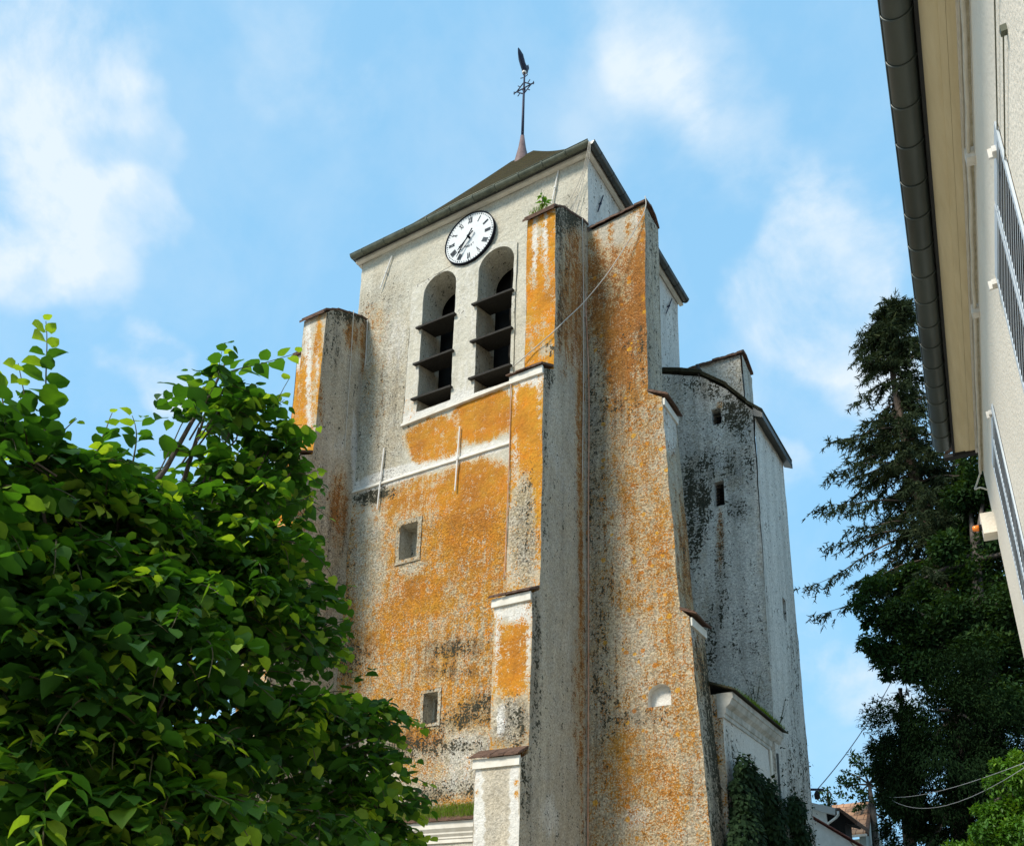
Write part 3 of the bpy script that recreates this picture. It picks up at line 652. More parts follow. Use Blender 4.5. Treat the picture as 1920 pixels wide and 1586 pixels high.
jamb(b, 1, h1, TY, TY + .4, (0, .25, .4, .3, 0, 0)); jamb(b, 1, h2, TY, TY + .4, (0, .25, .4, .3, 0, 0))
h3 = [(4.95, 9.22), (5.22, 9.22), (5.22, 9.75), (4.95, 9.75)]
PS = (0, 2.38)
panel(b, 0, 2.38, [(TY, 0), (6.75, 0), (6.35, 6), (5.86, 13.72), (TY, 13.72)], [h3], .14, (0, .14, .62, .40, 0, 0),
      [Stain(GRIME, PS, 1490, 1250, 10, 100, .36, .8), Stain(GRIME, PS, 1500, 1450, 20, 80, .42, .8), Stain(GRIME, PS, 1440, 1250, 6, 160, .30, .8), Stain(WHITE, PS, 1440, 900, 24, 100, .75, .8)])
jamb(b, 0, h3, 2.38, 2.05, (0, .3, .3, .3, 0, 0))
b.add([(.2, 6.74, 0), (2.38, 6.74, 0), (2.38, 6.34, 6), (2.38, 5.86, 13.7), (.2, 5.86, 13.7), (.2, 6.34, 6)], [(0, 1, 2, 5), (5, 2, 3, 4)])
tur = b.build('stair_turret', M['grey'], church)
for (h, n) in ((h1, 3), (h2, 8)):
    w = MB(); w.box((h[0][0] - .01, TY + .36, h[0][1]), (h[1][0] + .01, TY + .38, h[2][1]))  # near-black plate paints the shade behind the slats
    for k in range(n): z = h[0][1] + (h[2][1] - h[0][1]) * (k + .5) / n; w.hexa([(h[0][0], TY + .10, z - .03), (h[1][0], TY + .10, z - .03), (h[1][0], TY + .2, z + .02), (h[0][0], TY + .2, z + .02)], [(h[0][0], TY + .10, z - .018), (h[1][0], TY + .10, z - .018), (h[1][0], TY + .2, z + .032), (h[0][0], TY + .2, z + .032)])
    w.build('window', M['black'], tur)
w = MB(); w.box((2.08, 4.9, 9.2), (2.1, 5.3, 9.8)); w.build('window', M['black'], tur)
t = MB()      # lean-to roof of thin tiles with a ragged verge
rp = [(-.02, 15.62), (.25, 15.56), (.7, 15.38), (1.15, 15.16), (1.75, 14.60), (2.2, 14.02), (2.52, 13.66)]
for k in range(len(rp) - 1):
    (x0, z0), (x1, z1) = rp[k], rp[k+1]
    for q in range(2):
        j = random.uniform(-.03, .02); zz = .045 * q
        t.hexa([(x0, TY - .06 + j, z0 + zz), (x1 + .04, TY - .06 + j, z1 + zz), (x1 + .04, 6.02, z1 + zz), (x0, 6.02, z0 + zz)], [(x0, TY - .06 + j, z0 + zz + .042), (x1 + .04, TY - .06 + j, z1 + zz + .03), (x1 + .04, 6.02, z1 + zz + .03), (x0, 6.02, z0 + zz + .042)])
t.build('roof', M['moss'], tur, wobble=True)
t = MB()
t.hexa([(2.36, TY - .04, 13.62), (2.56, TY - .04, 13.52), (2.56, 6.06, 13.52), (2.36, 6.06, 13.62)], [(2.36, TY - .04, 13.86), (2.56, TY - .04, 13.66), (2.56, 6.06, 13.66), (2.36, 6.06, 13.86)])
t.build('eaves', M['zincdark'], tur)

M['greymould'] = simple('grimy_moulding', (.24, .235, .20), (.52, .50, .45), 4, .9, .006)
# ---- low annex on the right flank with a moulded cornice
AX, AY0, AY1, AZ = 2.30, .76, 3.9, 6.36
b = MB()
panel(b, 0, AX, [(AY0, 0), (AY1, 0), (AY1, AZ), (AY0, AZ)], [], .14, (0, .06, .75, .1, 0, 0), [Stain(GRIME, (0, AX), 1372, 1440, 20, 80, .40, .8), Stain(GRIME, (0, AX), 1360, 1540, 24, 80, .55, .8), Stain(GRIME, (0, AX), 1345, 1400, 6, 100, .4, .8)])
panel(b, 1, AY0, [(1.5, 0), (AX, 0), (AX, AZ), (1.5, AZ)], [], .14, (.35, .3, .3, .4, .3, 0))
b.box((1.5, AY1 - .01, 0), (AX - .002, AY1, AZ - .01))
an = b.build('side_annex', M['grey'], church)
c = MB(); prof = [(0, 5.92), (.03, 5.92), (.03, 5.99), (.05, 6.0), (.06, 6.1), (.13, 6.16), (.17, 6.25), (.19, 6.26), (.19, 6.36), (-.1, 6.36), (-.1, 5.92)]
c.prism([(AX + x, AY0 - .02, z) for x, z in prof], (0, AY1 - AY0 + .12, 0)); c.build('cornice', M['greymould'], an, wobble=True)
c = MB()
for q in range(2): c.hexa([(AX + .26 - .04*q, AY0 - .1, 6.365 + .03*q), (AX + .26 - .04*q, AY1 + .2, 6.365 + .03*q), (AX - 1.2, AY1 + .2, 6.95 + .03*q), (AX - 1.2, AY0 - .1, 6.95 + .03*q)], [(AX + .26 - .04*q, AY0 - .1, 6.39 + .03*q), (AX + .26 - .04*q, AY1 + .2, 6.39 + .03*q), (AX - 1.2, AY1 + .2, 6.975 + .03*q), (AX - 1.2, AY0 - .1, 6.975 + .03*q)])
c.build('roof', M['moss'], an, wobble=True)
c = MB(); c.tube([(AX + .06, AY1 - .12, 5.9), (AX + .06, AY1 - .12, 0)], .045, 8); c.build('downpipe', M['zincdark'], an)
c = MB(); c.box((AX + .001, AY1 - .42, 0), (AX + .03, AY1 - .2, 5.92)); c.build('pilaster', M['moulding'], an)

# ---- thickened base of the clock front with its cornice
b = MB()
panel(b, 1, -.14, [(-6.15, 0), (-.85, 0), (-.85, 4.1), (-6.15, 4.1)], [], .2, (0, .02, .35, .12, 0, 0))
ba = b.build('base_wall', M['wall'], church)
c = MB(); prof = [(-.14, 3.86), (-.18, 3.86), (-.18, 3.93), (-.20, 3.94), (-.20, 3.97), (-.24, 4.02), (-.24, 4.05), (-.30, 4.12), (-.30, 4.25), (0, 4.25), (0, 3.86)]
c.prism([(-6.15, y, z) for y, z in prof], (5.30, 0, 0)); c.build('cornice', M['moulding'], ba, wobble=True)
c = MB(); c.hexa([(-6.15, -.36, 4.252), (-.86, -.36, 4.252), (-.86, 0.0, 4.52), (-6.15, 0.0, 4.52)], [(-6.15, -.36, 4.29), (-.86, -.36, 4.29), (-.86, 0.0, 4.57), (-6.15, 0.0, 4.57)])
c.build('ledge_tiles', M['tile'], ba, wobble=True)

# ---- roof, eaves and gutters
b = MB(); ap = [(-3.78, 2.68, 23.32), (-3.05, 2.68, 23.32)]; ex0, ex1, ey0, ey1, ez = -6.72, .17, -.24, 5.52, 19.04
NR = 16
def roofface(a, bq, c_, d_):   # a,b eaves; c,d top (right, left)
    vs = []; fs = []
    for i in range(NR + 1):
        f = i / NR; g = f + .0
        for k in range(9):
            u = k / 8
            lo = Vector(a) * (1-u) + Vector(bq) * u; hi = Vector(d_) * (1-u) + Vector(c_) * u
            p = lo * (1-g) + hi * g; p.z -= .12 * math.sin(math.pi * f) ; vs.append(tuple(p))
    for i in range(NR):
        for k in range(8): fs.append((i*9+k, i*9+k+1, (i+1)*9+k+1, (i+1)*9+k))
    b.add(vs, fs)
roofface((ex0, ey0, ez), (ex1, ey0, ez), ap[1], ap[0]); roofface((ex1, ey0, ez), (ex1, ey1, ez), ap[1], ap[1])
roofface((ex1, ey1, ez), (ex0, ey1, ez), ap[0], ap[1]); roofface((ex0, ey1, ez), (ex0, ey0, ez), ap[0], ap[0])
tr = NT('mossy_roof_tiles')
sx = tr.N.new('ShaderNodeTexBrick'); sx.inputs['Scale'].default_value = 1; sx.inputs['Brick Width'].default_value = .22; sx.inputs['Row Height'].default_value = .15; sx.inputs['Mortar Size'].default_value = .014
sx.inputs['Color1'].default_value = (.034, .024, .010, 1); sx.inputs['Color2'].default_value = (.062, .043, .018, 1); sx.inputs['Mortar'].default_value = (.015, .012, .008, 1)
cmb = tr.N.new('ShaderNodeCombineXYZ'); spx = tr.N.new('ShaderNodeSeparateXYZ'); tr.L.new(tr.pos(), spx.inputs[0])
tr.L.new(tr.math('ADD', spx.outputs[0], spx.outputs[1]), cmb.inputs[0]); tr.L.new(spx.outputs[2], cmb.inputs[1]); tr.L.new(cmb.outputs[0], sx.inputs['Vector'])
tr.col(tr.mix(tr.noise(5, 6), sx.outputs['Color'], (.04, .034, .010))); tr.bump(sx.outputs['Fac'], -.03); tr.b.inputs['Specular IOR Level'].default_value = .05
rf = b.build('roof', tr.m, church, fix=True)
# soffit and cornice board
b = MB(); 
b.box((-6.62, -.12, 18.90), (.12, -.02, 18.98)); b.box((.02, -.02, 18.90), (.12, 5.47, 18.98)); b.box((-6.62, -.0, 18.90), (-6.52, 5.47, 18.98))
b.build('eaves_moulding', M['moulding'], rf)
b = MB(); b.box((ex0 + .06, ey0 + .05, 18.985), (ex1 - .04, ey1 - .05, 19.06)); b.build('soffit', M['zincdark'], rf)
def gutter(p, q, name='gutter', r=.082, par=rf, joints=.64, mat=None, down=Vector((0, 0, -1))):
    p = Vector(p); q = Vector(q); d = (q - p).normalized(); sd_ = d.cross(Vector((0, 0, 1))).normalized()
    g = MB(); n = 12; L_ = (q - p).length; vs = []; fs = []
    for i, s in enumerate((0, L_)):
        for k in range(n + 1):
            a = math.pi * k / n; o = sd_ * math.cos(a) * r + Vector((0, 0, -1)) * math.sin(a) * r
            vs.append(p + d * s + o)
        for k in range(n + 1):
            a = math.pi * k / n; o = sd_ * math.cos(a) * (r - .006) + Vector((0, 0, -1)) * math.sin(a) * (r - .006)
            vs.append(p + d * s + o)
    m = 2 * (n + 1)
    for k in range(n): fs.append((k, k+1, m+k+1, m+k)); fs.append((n+1+k, m+n+1+k, m+n+2+k, n+2+k))
    g.add(vs, fs)
    for s in (0.003, L_ - .003):   # stop ends
        g.add([p + d * s] + [p + d * s + sd_ * math.cos(math.pi * k / n) * r + Vector((0, 0, -1)) * math.sin(math.pi * k / n) * r for k in range(n + 1)], [(0, k + 1, k + 2) for k in range(n)])
    g.tube([p + sd_ * r, q + sd_ * r], .012, 6); g.tube([p - sd_ * r, q - sd_ * r], .012, 6)
    go = g.build(name, mat or M['zinc'], par, smooth=True)
    k = joints * .6
    while k < L_:
        c0 = p + d * k; w = .016
        ring = [c0 + (sd_ * math.cos(math.pi * j / n) + Vector((0, 0, -1)) * math.sin(math.pi * j / n)) * (r + .006) for j in range(n + 1)]
        bk = MB(); bk.tube(ring, .014 if r < .1 else .008, 5); bk.build('bracket', mat or M['zinc'], go, smooth=True); k += joints * random.uniform(.92, 1.08)
    return go
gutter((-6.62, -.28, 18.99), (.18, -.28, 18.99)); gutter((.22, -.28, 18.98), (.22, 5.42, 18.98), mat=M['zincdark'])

# ---- iron wall ties
def tie(a, bq, ax, mat, name='wall_anchor', r=.018):
    m = MB(); off = -.05 if ax == 1 else .05
    A = at(*a, ax, off); B = at(*bq, ax, off); mid = (A + B) / 2
    m.tube([A, mid, B], [r, r * 1.25, r], 6); m.tube([mid + (B - A) * -.02, mid + (B - A) * .02], r * 2.0, 8)
    e = [0, 0, 0]; e[ax] = -off * 1.4; m.tube([mid, mid + np.array(e)], r * 1.2, 6)
    m.build(name, mat, church, smooth=False)
for a, bq in (((735, 480), (713, 542)), ((1047, 320), (1034, 384)), ((720, 840), (707, 955)), ((862, 800), (853, 920))): tie(a, bq, 1, M['ironw'], r=.016)
for a, bq in (((1131, 367), (1121, 397)), ((1260, 560), (1249, 588))): tie(a, bq, 0, M['iron'], r=.014)

# ---- painted date, almost gone
def text_mesh(s, size, loc, mat, name, parent, axis='front', thick=.004, cat=None, label=None):
    cu = bpy.data.curves.new('lettering', 'FONT'); cu.body = s; cu.size = size; cu.align_x = 'CENTER'; cu.align_y = 'CENTER'; cu.extrude = thick
    o = bpy.data.objects.new('lettering', cu); C.objects.link(o)
    dg = bpy.context.evaluated_depsgraph_get(); me = bpy.data.meshes.new_from_object(o.evaluated_get(dg)); bpy.data.objects.remove(o)
    me.transform(Matrix.Rotation(R(90), 4, 'X')); me.materials.clear(); me.materials.append(mat)
    t_ = bpy.data.objects.new(name, me); C.objects.link(t_); off = Vector(loc)
    if parent is not None:
        t_.parent = parent; q = parent
        while q is not None: off -= q.location; q = q.parent
    t_.location = off
    return t_
M['date'] = simple('faded_date_paint', (.46, .41, .32), (.56, .52, .44), 30, .9)
text_mesh('1978', .34, (-1.90, wob((-1.9, 0, 18.68))[1] - .003, 18.68), M['date'], 'painted_date', church, thick=.0008)

# ------------------------------------------------------------------ clock
CX, CZ, CR = -3.07, 18.08, .69
clock = empty('wall_clock', (CX, -.03, CZ), 'white round clock dial with Roman numerals, high on the wall under the eaves', 'clock')
def disc(r, y0, y1, mat, name, n=64, rin=0):
    m = MB(); vs = []; fs = []
    for y in (y0, y1):
        for k in range(n): a = 2*math.pi*k/n; vs.append((CX + r*math.cos(a), y, CZ + r*math.sin(a)))
    if rin == 0:
        m.add(vs, [tuple(range(n)), tuple(range(2*n-1, n-1, -1))] + [(k, (k+1) % n, (k+1) % n + n, k + n) for k in range(n)])
    else:
        for y in (y0, y1):
            for k in range(n): a = 2*math.pi*k/n; vs.append((CX + rin*math.cos(a), y, CZ + rin*math.sin(a)))
        for k in range(n):
            j = (k+1) % n; fs += [(k, j, n+j, n+k), (2*n+k, 3*n+k, 3*n+j, 2*n+j), (k, 2*n+k, 2*n+j, j), (n+k, n+j, 3*n+j, 3*n+k)]
        m.add(vs, fs)
    return m.build(name, mat, clock)
disc(CR - .01, -.085, -.035, M['enamel'], 'dial'); disc(CR + .012, -.105, -.03, M['hand'], 'rim', rin=CR - .012)
tk = MB()
def stroke(mb, ang, r0, r1, off, w, y=-.095, tilt=0):
    # ang clockwise from twelve; off sideways; radial stroke
    rd = Vector((math.sin(ang), 0, math.cos(ang))); sd_ = Vector((math.cos(ang), 0, -math.sin(ang))); c0 = Vector((CX, y, CZ))
    p = c0 + rd * r0 + sd_ * (off - tilt); q = c0 + rd * r1 + sd_ * (off + tilt); h = sd_ * w / 2; d = Vector((0, .012, 0))
    mb.hexa([p - h, p + h, q + h, q - h], [p - h + d, p + h + d, q + h + d, q - h + d])
num = {1: 'I', 2: 'II', 3: 'III', 4: 'IIII', 5: 'V', 6: 'VI', 7: 'VII', 8: 'VIII', 9: 'IX', 10: 'X', 11: 'XI', 12: 'XII'}
wd = {'I': .030, 'V': .062, 'X': .062}
for h, s in num.items():
    nm = MB(); a = 2 * math.pi * h / 12; tot = sum(wd[c] for c in s); x = -tot / 2; r0, r1 = .43, .59
    for ch in s:
        c_ = x + wd[ch] / 2
        if ch == 'I': stroke(nm, a, r0, r1, c_, .017)
        elif ch == 'V': stroke(nm, a, r0, r1, c_ - .012, .018, tilt=-.012); stroke(nm, a, r0, r1, c_ + .012, .010, tilt=.012, y=-.096)
        else: stroke(nm, a, r0, r1, c_, .018, tilt=-.022); stroke(nm, a, r0, r1, c_, .010, tilt=.022, y=-.096)
        x += wd[ch]
    nm.build('numeral', M['numeral'], clock)
for k in range(60):
    tk = MB(); stroke(tk, 2 * math.pi * k / 60, .622, .645 if k % 5 else .654, 0, .013 if k % 5 else .022); tk.build('minute_tick', M['numeral'], clock)
def hand(ang, ln, tail, w, y, name):
    m = MB(); rd = Vector((math.sin(ang), 0, math.cos(ang))); sd_ = Vector((math.cos(ang), 0, -math.sin(ang))); c0 = Vector((CX, y, CZ)); d = (0, .01, 0)
    prof = [(-tail, w * 1.6), (-tail * .75, w * .9), (0, w), (ln * .62, w * .8), (ln * .66, w * 2.0), (ln * .71, w * .9), (ln * .78, w * 2.3), (ln * .84, w * .8), (ln, w * .25)]
    pts = [c0 + rd * r_ + sd_ * ww for r_, ww in prof] + [c0 + rd * r_ - sd_ * ww for r_, ww in reversed(prof)]
    m.prism([tuple(p) for p in pts], d); m.build(name, M['hand'], clock)
hand(2 * math.pi * (35.5 / 60), .56, .20, .014, -.165, 'minute_hand'); hand(2 * math.pi * (7.6 / 12), .40, .16, .017, -.145, 'hour_hand')
m = MB(); m.tube([(CX, -.17, CZ), (CX, -.05, CZ)], .028, 12); m.build('hub', M['hand'], clock)
# maker's name arched below the centre
for i, ch in enumerate('BODET'):
    a = R(180 + (2 - i) * 15); r_ = .235
    o = text_mesh(ch, .075, (CX + r_ * math.sin(a), -.092, CZ + r_ * math.cos(a)), M['numeral'], 'letter', clock, thick=.002)
    o.rotation_euler = (0, a - math.pi, 0)

# ------------------------------------------------------------------ weather vane
VX, VY = -3.42, 2.68
vane = empty('weather_vane', (VX, VY, 23.3), 'dark iron weather vane with cockerel and openwork cross on the roof peak', 'weather vane')
m = MB(); m.tube([(VX, VY, 22.7), (VX, VY, 23.1), (VX, VY, 23.6), (VX, VY, 24.02)], [.30, .21, .11, .055], 14); m.build('cone', M['lead'], vane, smooth=True)
m = MB(); m.tube([(VX, VY, 23.9), (VX, VY, 25.2), (VX + .01, VY, 26.36)], [.045, .038, .026], 8)
for z in (24.03, 25.75): m.tube([(VX, VY, z - .04), (VX, VY, z), (VX, VY, z + .04)], [.03, .06, .03], 8)
m.build('pole', M['iron'], vane, smooth=True)
m = MB(); zc = 25.80
m.tube([(VX - .34, VY, zc), (VX + .34, VY, zc)], .019, 6)
for sx_ in (-1, 1):
    m.tube([(VX + sx_ * .24, VY, zc), (VX, VY, zc + .22)], .017, 6); m.tube([(VX + sx_ * .24, VY, zc), (VX, VY, zc - .22)], .017, 6)
    m.tube([(VX + sx_ * .12, VY, zc + .11), (VX + sx_ * .20, VY, zc + .20)], .013, 5); m.tube([(VX + sx_ * .12, VY, zc - .11), (VX + sx_ * .20, VY, zc - .19)], .013, 5)
    m.tube([(VX + sx_ * .30, VY, zc), (VX + sx_ * .33, VY, zc + .06)], .012, 5); m.tube([(VX + sx_ * .30, VY, zc), (VX + sx_ * .33, VY, zc - .05)], .012, 5)
m.build('cross', M['iron'], vane, smooth=True)
m = MB(); m.tube([(VX - .12, VY, zc + .44), (VX, VY, zc + .40), (VX + .12, VY, zc + .44)], .013, 5); m.build('upper_cross', M['iron'], vane, smooth=True)
# cockerel: side outline, swung so that its tail is nearest the street
m = MB(); hd = Vector((-.05, .999, 0)); up = Vector((0, 0, 1)); sdv = hd.cross(up)
ol = [(-.42, .60), (-.30, .50), (-.20, .36), (-.05, .30), (.10, .36), (.18, .50), (.20, .60), (.24, .64), (.28, .58), (.34, .54), (.28, .50), (.28, .38), (.24, .22), (.12, .10), (.02, .06), (.02, -.02), (-.03, -.02), (-.04, .07), (-.14, .12), (-.26, .22), (-.40, .34), (-.50, .46), (-.52, .60), (-.47, .70)]
c0 = Vector((VX, VY, 26.36)); ol = [(x * .80, z * .80) for x, z in ol]; n = len(ol); cen = Vector((-.02, .26))
vs = []
for lay, (th, sc_) in enumerate(((-.03, .86), (-.075, .55), (.03, .86), (.075, .55))): vs += [c0 + hd * (cen.x + (x - cen.x) * sc_) + up * (cen.y + (z - cen.y) * sc_) + sdv * th for x, z in ol]
mid = [c0 + hd * x + up * z for x, z in ol]; vs += mid; fs = []
for i in range(n):
    j = (i + 1) % n
    fs += [(4*n+i, 4*n+j, j, i), (i, j, n+j, n+i), (4*n+j, 4*n+i, 2*n+i, 2*n+j), (2*n+j, 2*n+i, 3*n+i, 3*n+j)]
fs += [tuple(range(n, 2*n)), tuple(range(4*n-1, 3*n-1, -1))]
m.add(vs, fs); m.tube([c0 - up * .06, c0 + up * .06], .035, 8); m.build('cockerel', M['iron'], vane)
m = MB(); m.tube([c0 + up * .0, c0 + up * .05], .06, 10); m.build('collar', M['ironw'], vane)

# ------------------------------------------------------------------ cables on the tower
def cable(pts, r, mat, label, group=None, sub=6, name='cable'):
    P = [Vector(p) for p in pts]; out = []
    for i in range(len(P) - 1):
        p0 = P[max(i-1, 0)]; p1 = P[i]; p2 = P[i+1]; p3 = P[min(i+2, len(P)-1)]
        for k in range(sub):
            t = k / sub; out.append(.5 * ((2*p1) + (-p0+p2)*t + (2*p0-5*p1+4*p2-p3)*t*t + (-p0+3*p1-3*p2+p3)*t**3))
    out.append(P[-1]); m = MB(); m.tube(out, r, 6)
    o = m.build(name, mat, None, smooth=True, origin=P[0]); return tag(o, label, 'cable', group)
cable([(1.36, -.03, 17.12), at(1206, 402, 1, -.05), at(1150, 497, 1, -.25), at(1098, 563, 1, -.55), at(1060, 600, 0, .06), at(1040, 620, 0, .03), at(1000, 655, 1, -1.46), at(962, 688, 1, -1.50)], .0105, M['rope'], 'pale cable slung diagonally across the orange right buttresses')
cable([at(1097, 412, 1, -.06), at(1098, 560, 1, -.06), (.06, -.05, 13), (.05, -.04, 10), (.06, -.05, 7), (.05, -.05, 3), (.05, -.05, 0)], .014, M['ropered'], 'rust-stained cable running down the inner corner between the two right buttresses')
cable([at(1092, 410, 0, .03), at(1094, 560, 0, .03), at(1094, 700, 0, .03), at(1092, 900, 0, .02)], .009, M['rope'], 'thin grey cable down the shaded flank beside the rust-stained one')
for k, (dx, e, lb_) in enumerate(((0, (1060, 392), 'slack thin cable from the eaves corner, leftmost of the three'), (3, (1072, 398), 'slack thin cable from the eaves corner, middle of the three'), (6, (1080, 402), 'slack thin cable from the eaves corner, nearest the tower edge'))):
    cable([at(1104 + dx * .5, 266, 1, -.42), at(1099 + dx, 296, 1, -.3), at(1088 + dx, 335, 1, -.12), at(*e, 1, -.06)], .008, M['rope'], lb_)
cable([at(663, 583, 0, -6.12), at(660, 640, 0, -6.11), at(655, 720, 0, -6.12), at(646, 850, 0, -6.12)], .010, M['rope'], 'thin cable down the flank of the far left buttress')
cable([at(689, 600, 0, -6.10), at(685, 690, 0, -6.10), at(682, 740, 0, -6.10)], .014, M['rope'], 'pale cable in the corner where the far left buttress meets the wall')
cable([at(958, 712, 1, -1.80), at(955, 850, 1, -1.80), at(950, 980, 1, -1.80), at(946, 1085, 1, -1.80)], .009, M['ropered'], 'thin orange cable down the left edge of the near buttress')

# ------------------------------------------------------------------ house on the right
HZ = 8.6; H0 = np.array([6.8443, -1.5005, HZ]); HD = np.array([-.07643, .99707, 0]); HN = np.array([-.99707, -.07643, 0]); LEAN = .060
def hp(s, t, z, lean=True): return H0 + HD * s + HN * (t - (LEAN * (HZ - z) if lean and z < HZ else 0)) + np.array([0, 0, z - HZ])
def hbox(mb, s0, s1, t0, t1, z0, z1, lean=True):
    c = lambda z: [hp(s0, t0, z, lean), hp(s1, t0, z, lean), hp(s1, t1, z, lean), hp(s0, t1, z, lean)]
    mb.hexa(c(z0), c(z1))
house = empty('cream_house', hp(-8, -4, 0), 'cream rendered house along the right edge with a deep boxed eaves and white louvred shutters', 'house')
M['cream'] = NT('cream_textured_render'); t_ = M['cream']
n_ = t_.noise(30, 3, .5, lo=.35, hi=.65); n2_ = t_.noise(1.2, 5, .6)
t_.col(t_.mix(n2_, (.76, .675, .555), (.84, .755, .63))); t_.bump(n_, .005, .6); M['cream'] = t_.m
M['soffit'] = simple('cream_soffit_boards', (.66, .56, .36), (.76, .66, .45), 3, .7, .002, stretch=(6, .6, 1))
M['oldcream'] = simple('flaking_cream_paint', (.40, .34, .22), (.62, .56, .44), 14, .85, .006)
M['shutter'] = simple('blue_white_shutter_paint', (.46, .52, .58), (.58, .64, .69), 3, .45)
M['slat'] = simple('grey_white_slats', (.62, .65, .66), (.72, .74, .75), 5, .5); M['slatshade'] = simple('grey_slat_gap_shade', (.16, .17, .18), (.24, .25, .26), 5, .8)  # second grey paints the shade seen between the slats
M['blackgap'] = simple('gap_shadow_and_verge_black', (.02, .02, .02), (.03, .03, .03), 3, .9)  # near-black painting the shadow behind the gutter, also on the verge board
b = MB(); hbox(b, -30, 0, -8, 0, 0, HZ)
wallo = b.build('wall', M['cream'], house, fix=True)
b = MB()
hbox(b, -30, -.12, .0, .115, HZ, HZ + .05); hbox(b, -30, -.11, .12, .30, HZ + .018, HZ + .07)
hbox(b, -30, -.115, .117, .170, HZ + .004, HZ + .05); 
sof = b.build('soffit', M['soffit'], house)
b = MB(); hbox(b, -30, -.13, .02, .05, HZ - .055, HZ - .003); hbox(b, -30, -.02, .0, .018, HZ - .16, HZ - .002)
b.build('eaves_moulding', M['ironw'], house, wobble=False)
b = MB(); hbox(b, -30, -.03, .0, .035, HZ - .30, HZ - .165); b.build('eaves_batten', M['oldcream'], house, wobble=True)
b = MB(); hbox(b, -30, -.10, .30, .33, HZ - .02, HZ + .22); b.build('gap_shadow_strip', M['blackgap'], house)  # black strip, the shadow between gutter and soffit painted as colour
b = MB(); zr = HZ + .2
b.hexa([hp(-30, .42, zr), hp(.25, .42, zr), hp(.25, -4, zr + 2.6), hp(-30, -4, zr + 2.6)], [hp(-30, .42, zr + .06), hp(.25, .42, zr + .06), hp(.25, -4, zr + 2.68), hp(-30, -4, zr + 2.68)])
b.hexa([hp(-30, -4, zr + 2.6), hp(.25, -4, zr + 2.6), hp(.25, -8.4, zr), hp(-30, -8.4, zr)], [hp(-30, -4, zr + 2.68), hp(.25, -4, zr + 2.68), hp(.25, -8.4, zr + .06), hp(-30, -8.4, zr + .06)])
b.prism([hp(-.02, 0, HZ), hp(-.02, -8, HZ), hp(-.02, -8, HZ + .1), hp(-.02, -4, zr + 2.5), hp(-.02, .1, HZ + .1)], tuple(HD * -.2))
b.build('roof', M['tile'], house)
b = MB(); hbox(b, -.12, -.02, .02, .44, HZ - .03, HZ + .02); b.build('verge_board', M['blackgap'], house)
M['gutterh'] = simple('dark_grey_gutter', (.034, .040, .034), (.065, .074, .064), 2.5, .38, 0, .2, stretch=(1, .3, 1), spec=.5)
gutter(hp(-30, .445, HZ + .06), hp(-.32, .445, HZ + .06), 'gutter', .112, house, .42, M['gutterh'])
# cables clipped under the eaves
def hcable(ss, t, z, r, mat, label, j=.006):
    pts = [hp(s, t + random.uniform(-j, j), z + random.uniform(-j, j)) for s in ss]
    return cable(pts, r, mat, label, sub=2)
M['cablecream'] = simple('cream_painted_cable', (.55, .50, .40), (.66, .61, .52), 9, .6)
hcable(list(np.arange(-16, -.1, .35)) + [-.05], .045, HZ - .34, .017, M['cablecream'], 'thick cream painted cable clipped along the house wall below the eaves')
hcable(list(np.arange(-16, 0, .4)), .045, HZ - .12, .009, M['cablecream'], 'thin cream cable running against the eaves moulding of the house')
c_ = cable([hp(-.05, .05, HZ - .34), hp(.05, .10, HZ - .42), hp(.02, .14, HZ - .52), hp(-.06, .08, HZ - .55), hp(-.05, .0, HZ - .60)], .012, M['cablecream'], 'loose looping cable end at the far corner of the cream house')
for i, (s, lb_) in enumerate(((-7.75, 'small cream junction box on the eaves cable, nearest the top of the picture'), (-5.70, 'small cream junction box on the eaves cable, level with the upper shutters'), (-3.62, 'small cream junction box on the eaves cable, above the lower shutters'))):
    b = MB(); hbox(b, s - .05, s + .05, .0, .07, HZ - .40, HZ - .29); o = b.build('junction_box', M['ironw'], None, origin=hp(s, 0, HZ - .35)); tag(o, lb_, 'junction box', 'junction boxes on the eaves cable')
# louvred shutters folded against the wall
def shutter(s0, s1, ztop, zbot, label):
    root = empty('shutter', hp(s0, .02, zbot), label, 'shutter', 'louvred shutters on the cream house')
    b = MB(); ta, tb = .006, .022; w = .055
    hbox(b, s0, s0 + w, ta, tb, zbot, ztop); hbox(b, s1 - w, s1, ta, tb, zbot, ztop)
    hbox(b, s0 + w, s1 - w, ta, tb, ztop - .10, ztop); hbox(b, s0 + w, s1 - w, ta, tb, zbot, zbot + .10)
    b.build('frame', M['shutter'], root)
    b = MB(); z = zbot + .12
    while z < ztop - .13:
        lo = [hp(s0 + w, tb - .002, z), hp(s1 - w, tb - .002, z), hp(s1 - w, ta + .004, z + .035), hp(s0 + w, ta + .004, z + .035)]
        b.hexa(lo, [p + np.array([0, 0, .016]) for p in lo]); z += .060
    b.build('slats', M['slat'], root)
    b = MB(); hbox(b, s0 + w, s1 - w, .004, .010, zbot + .1, ztop - .1); b.build('slat_gap_shade', M['slatshade'], root)  # added grey sheet, shade of the slat gaps put into its colour
    return root
shutter(-6.98, -6.24, 7.27, 5.2, 'white louvred shutter leaf high on the cream wall, nearest the viewer')
shutter(-6.20, -5.40, 7.27, 5.2, 'white louvred shutter leaf beside the nearest one, on its far side')
shutter(-2.98, -2.36, 7.52, 5.3, 'lower white louvred shutter leaf, nearer of the pair by the house corner')
shutter(-2.33, -1.70, 7.52, 5.3, 'lower white louvred shutter leaf closest to the alarm box')
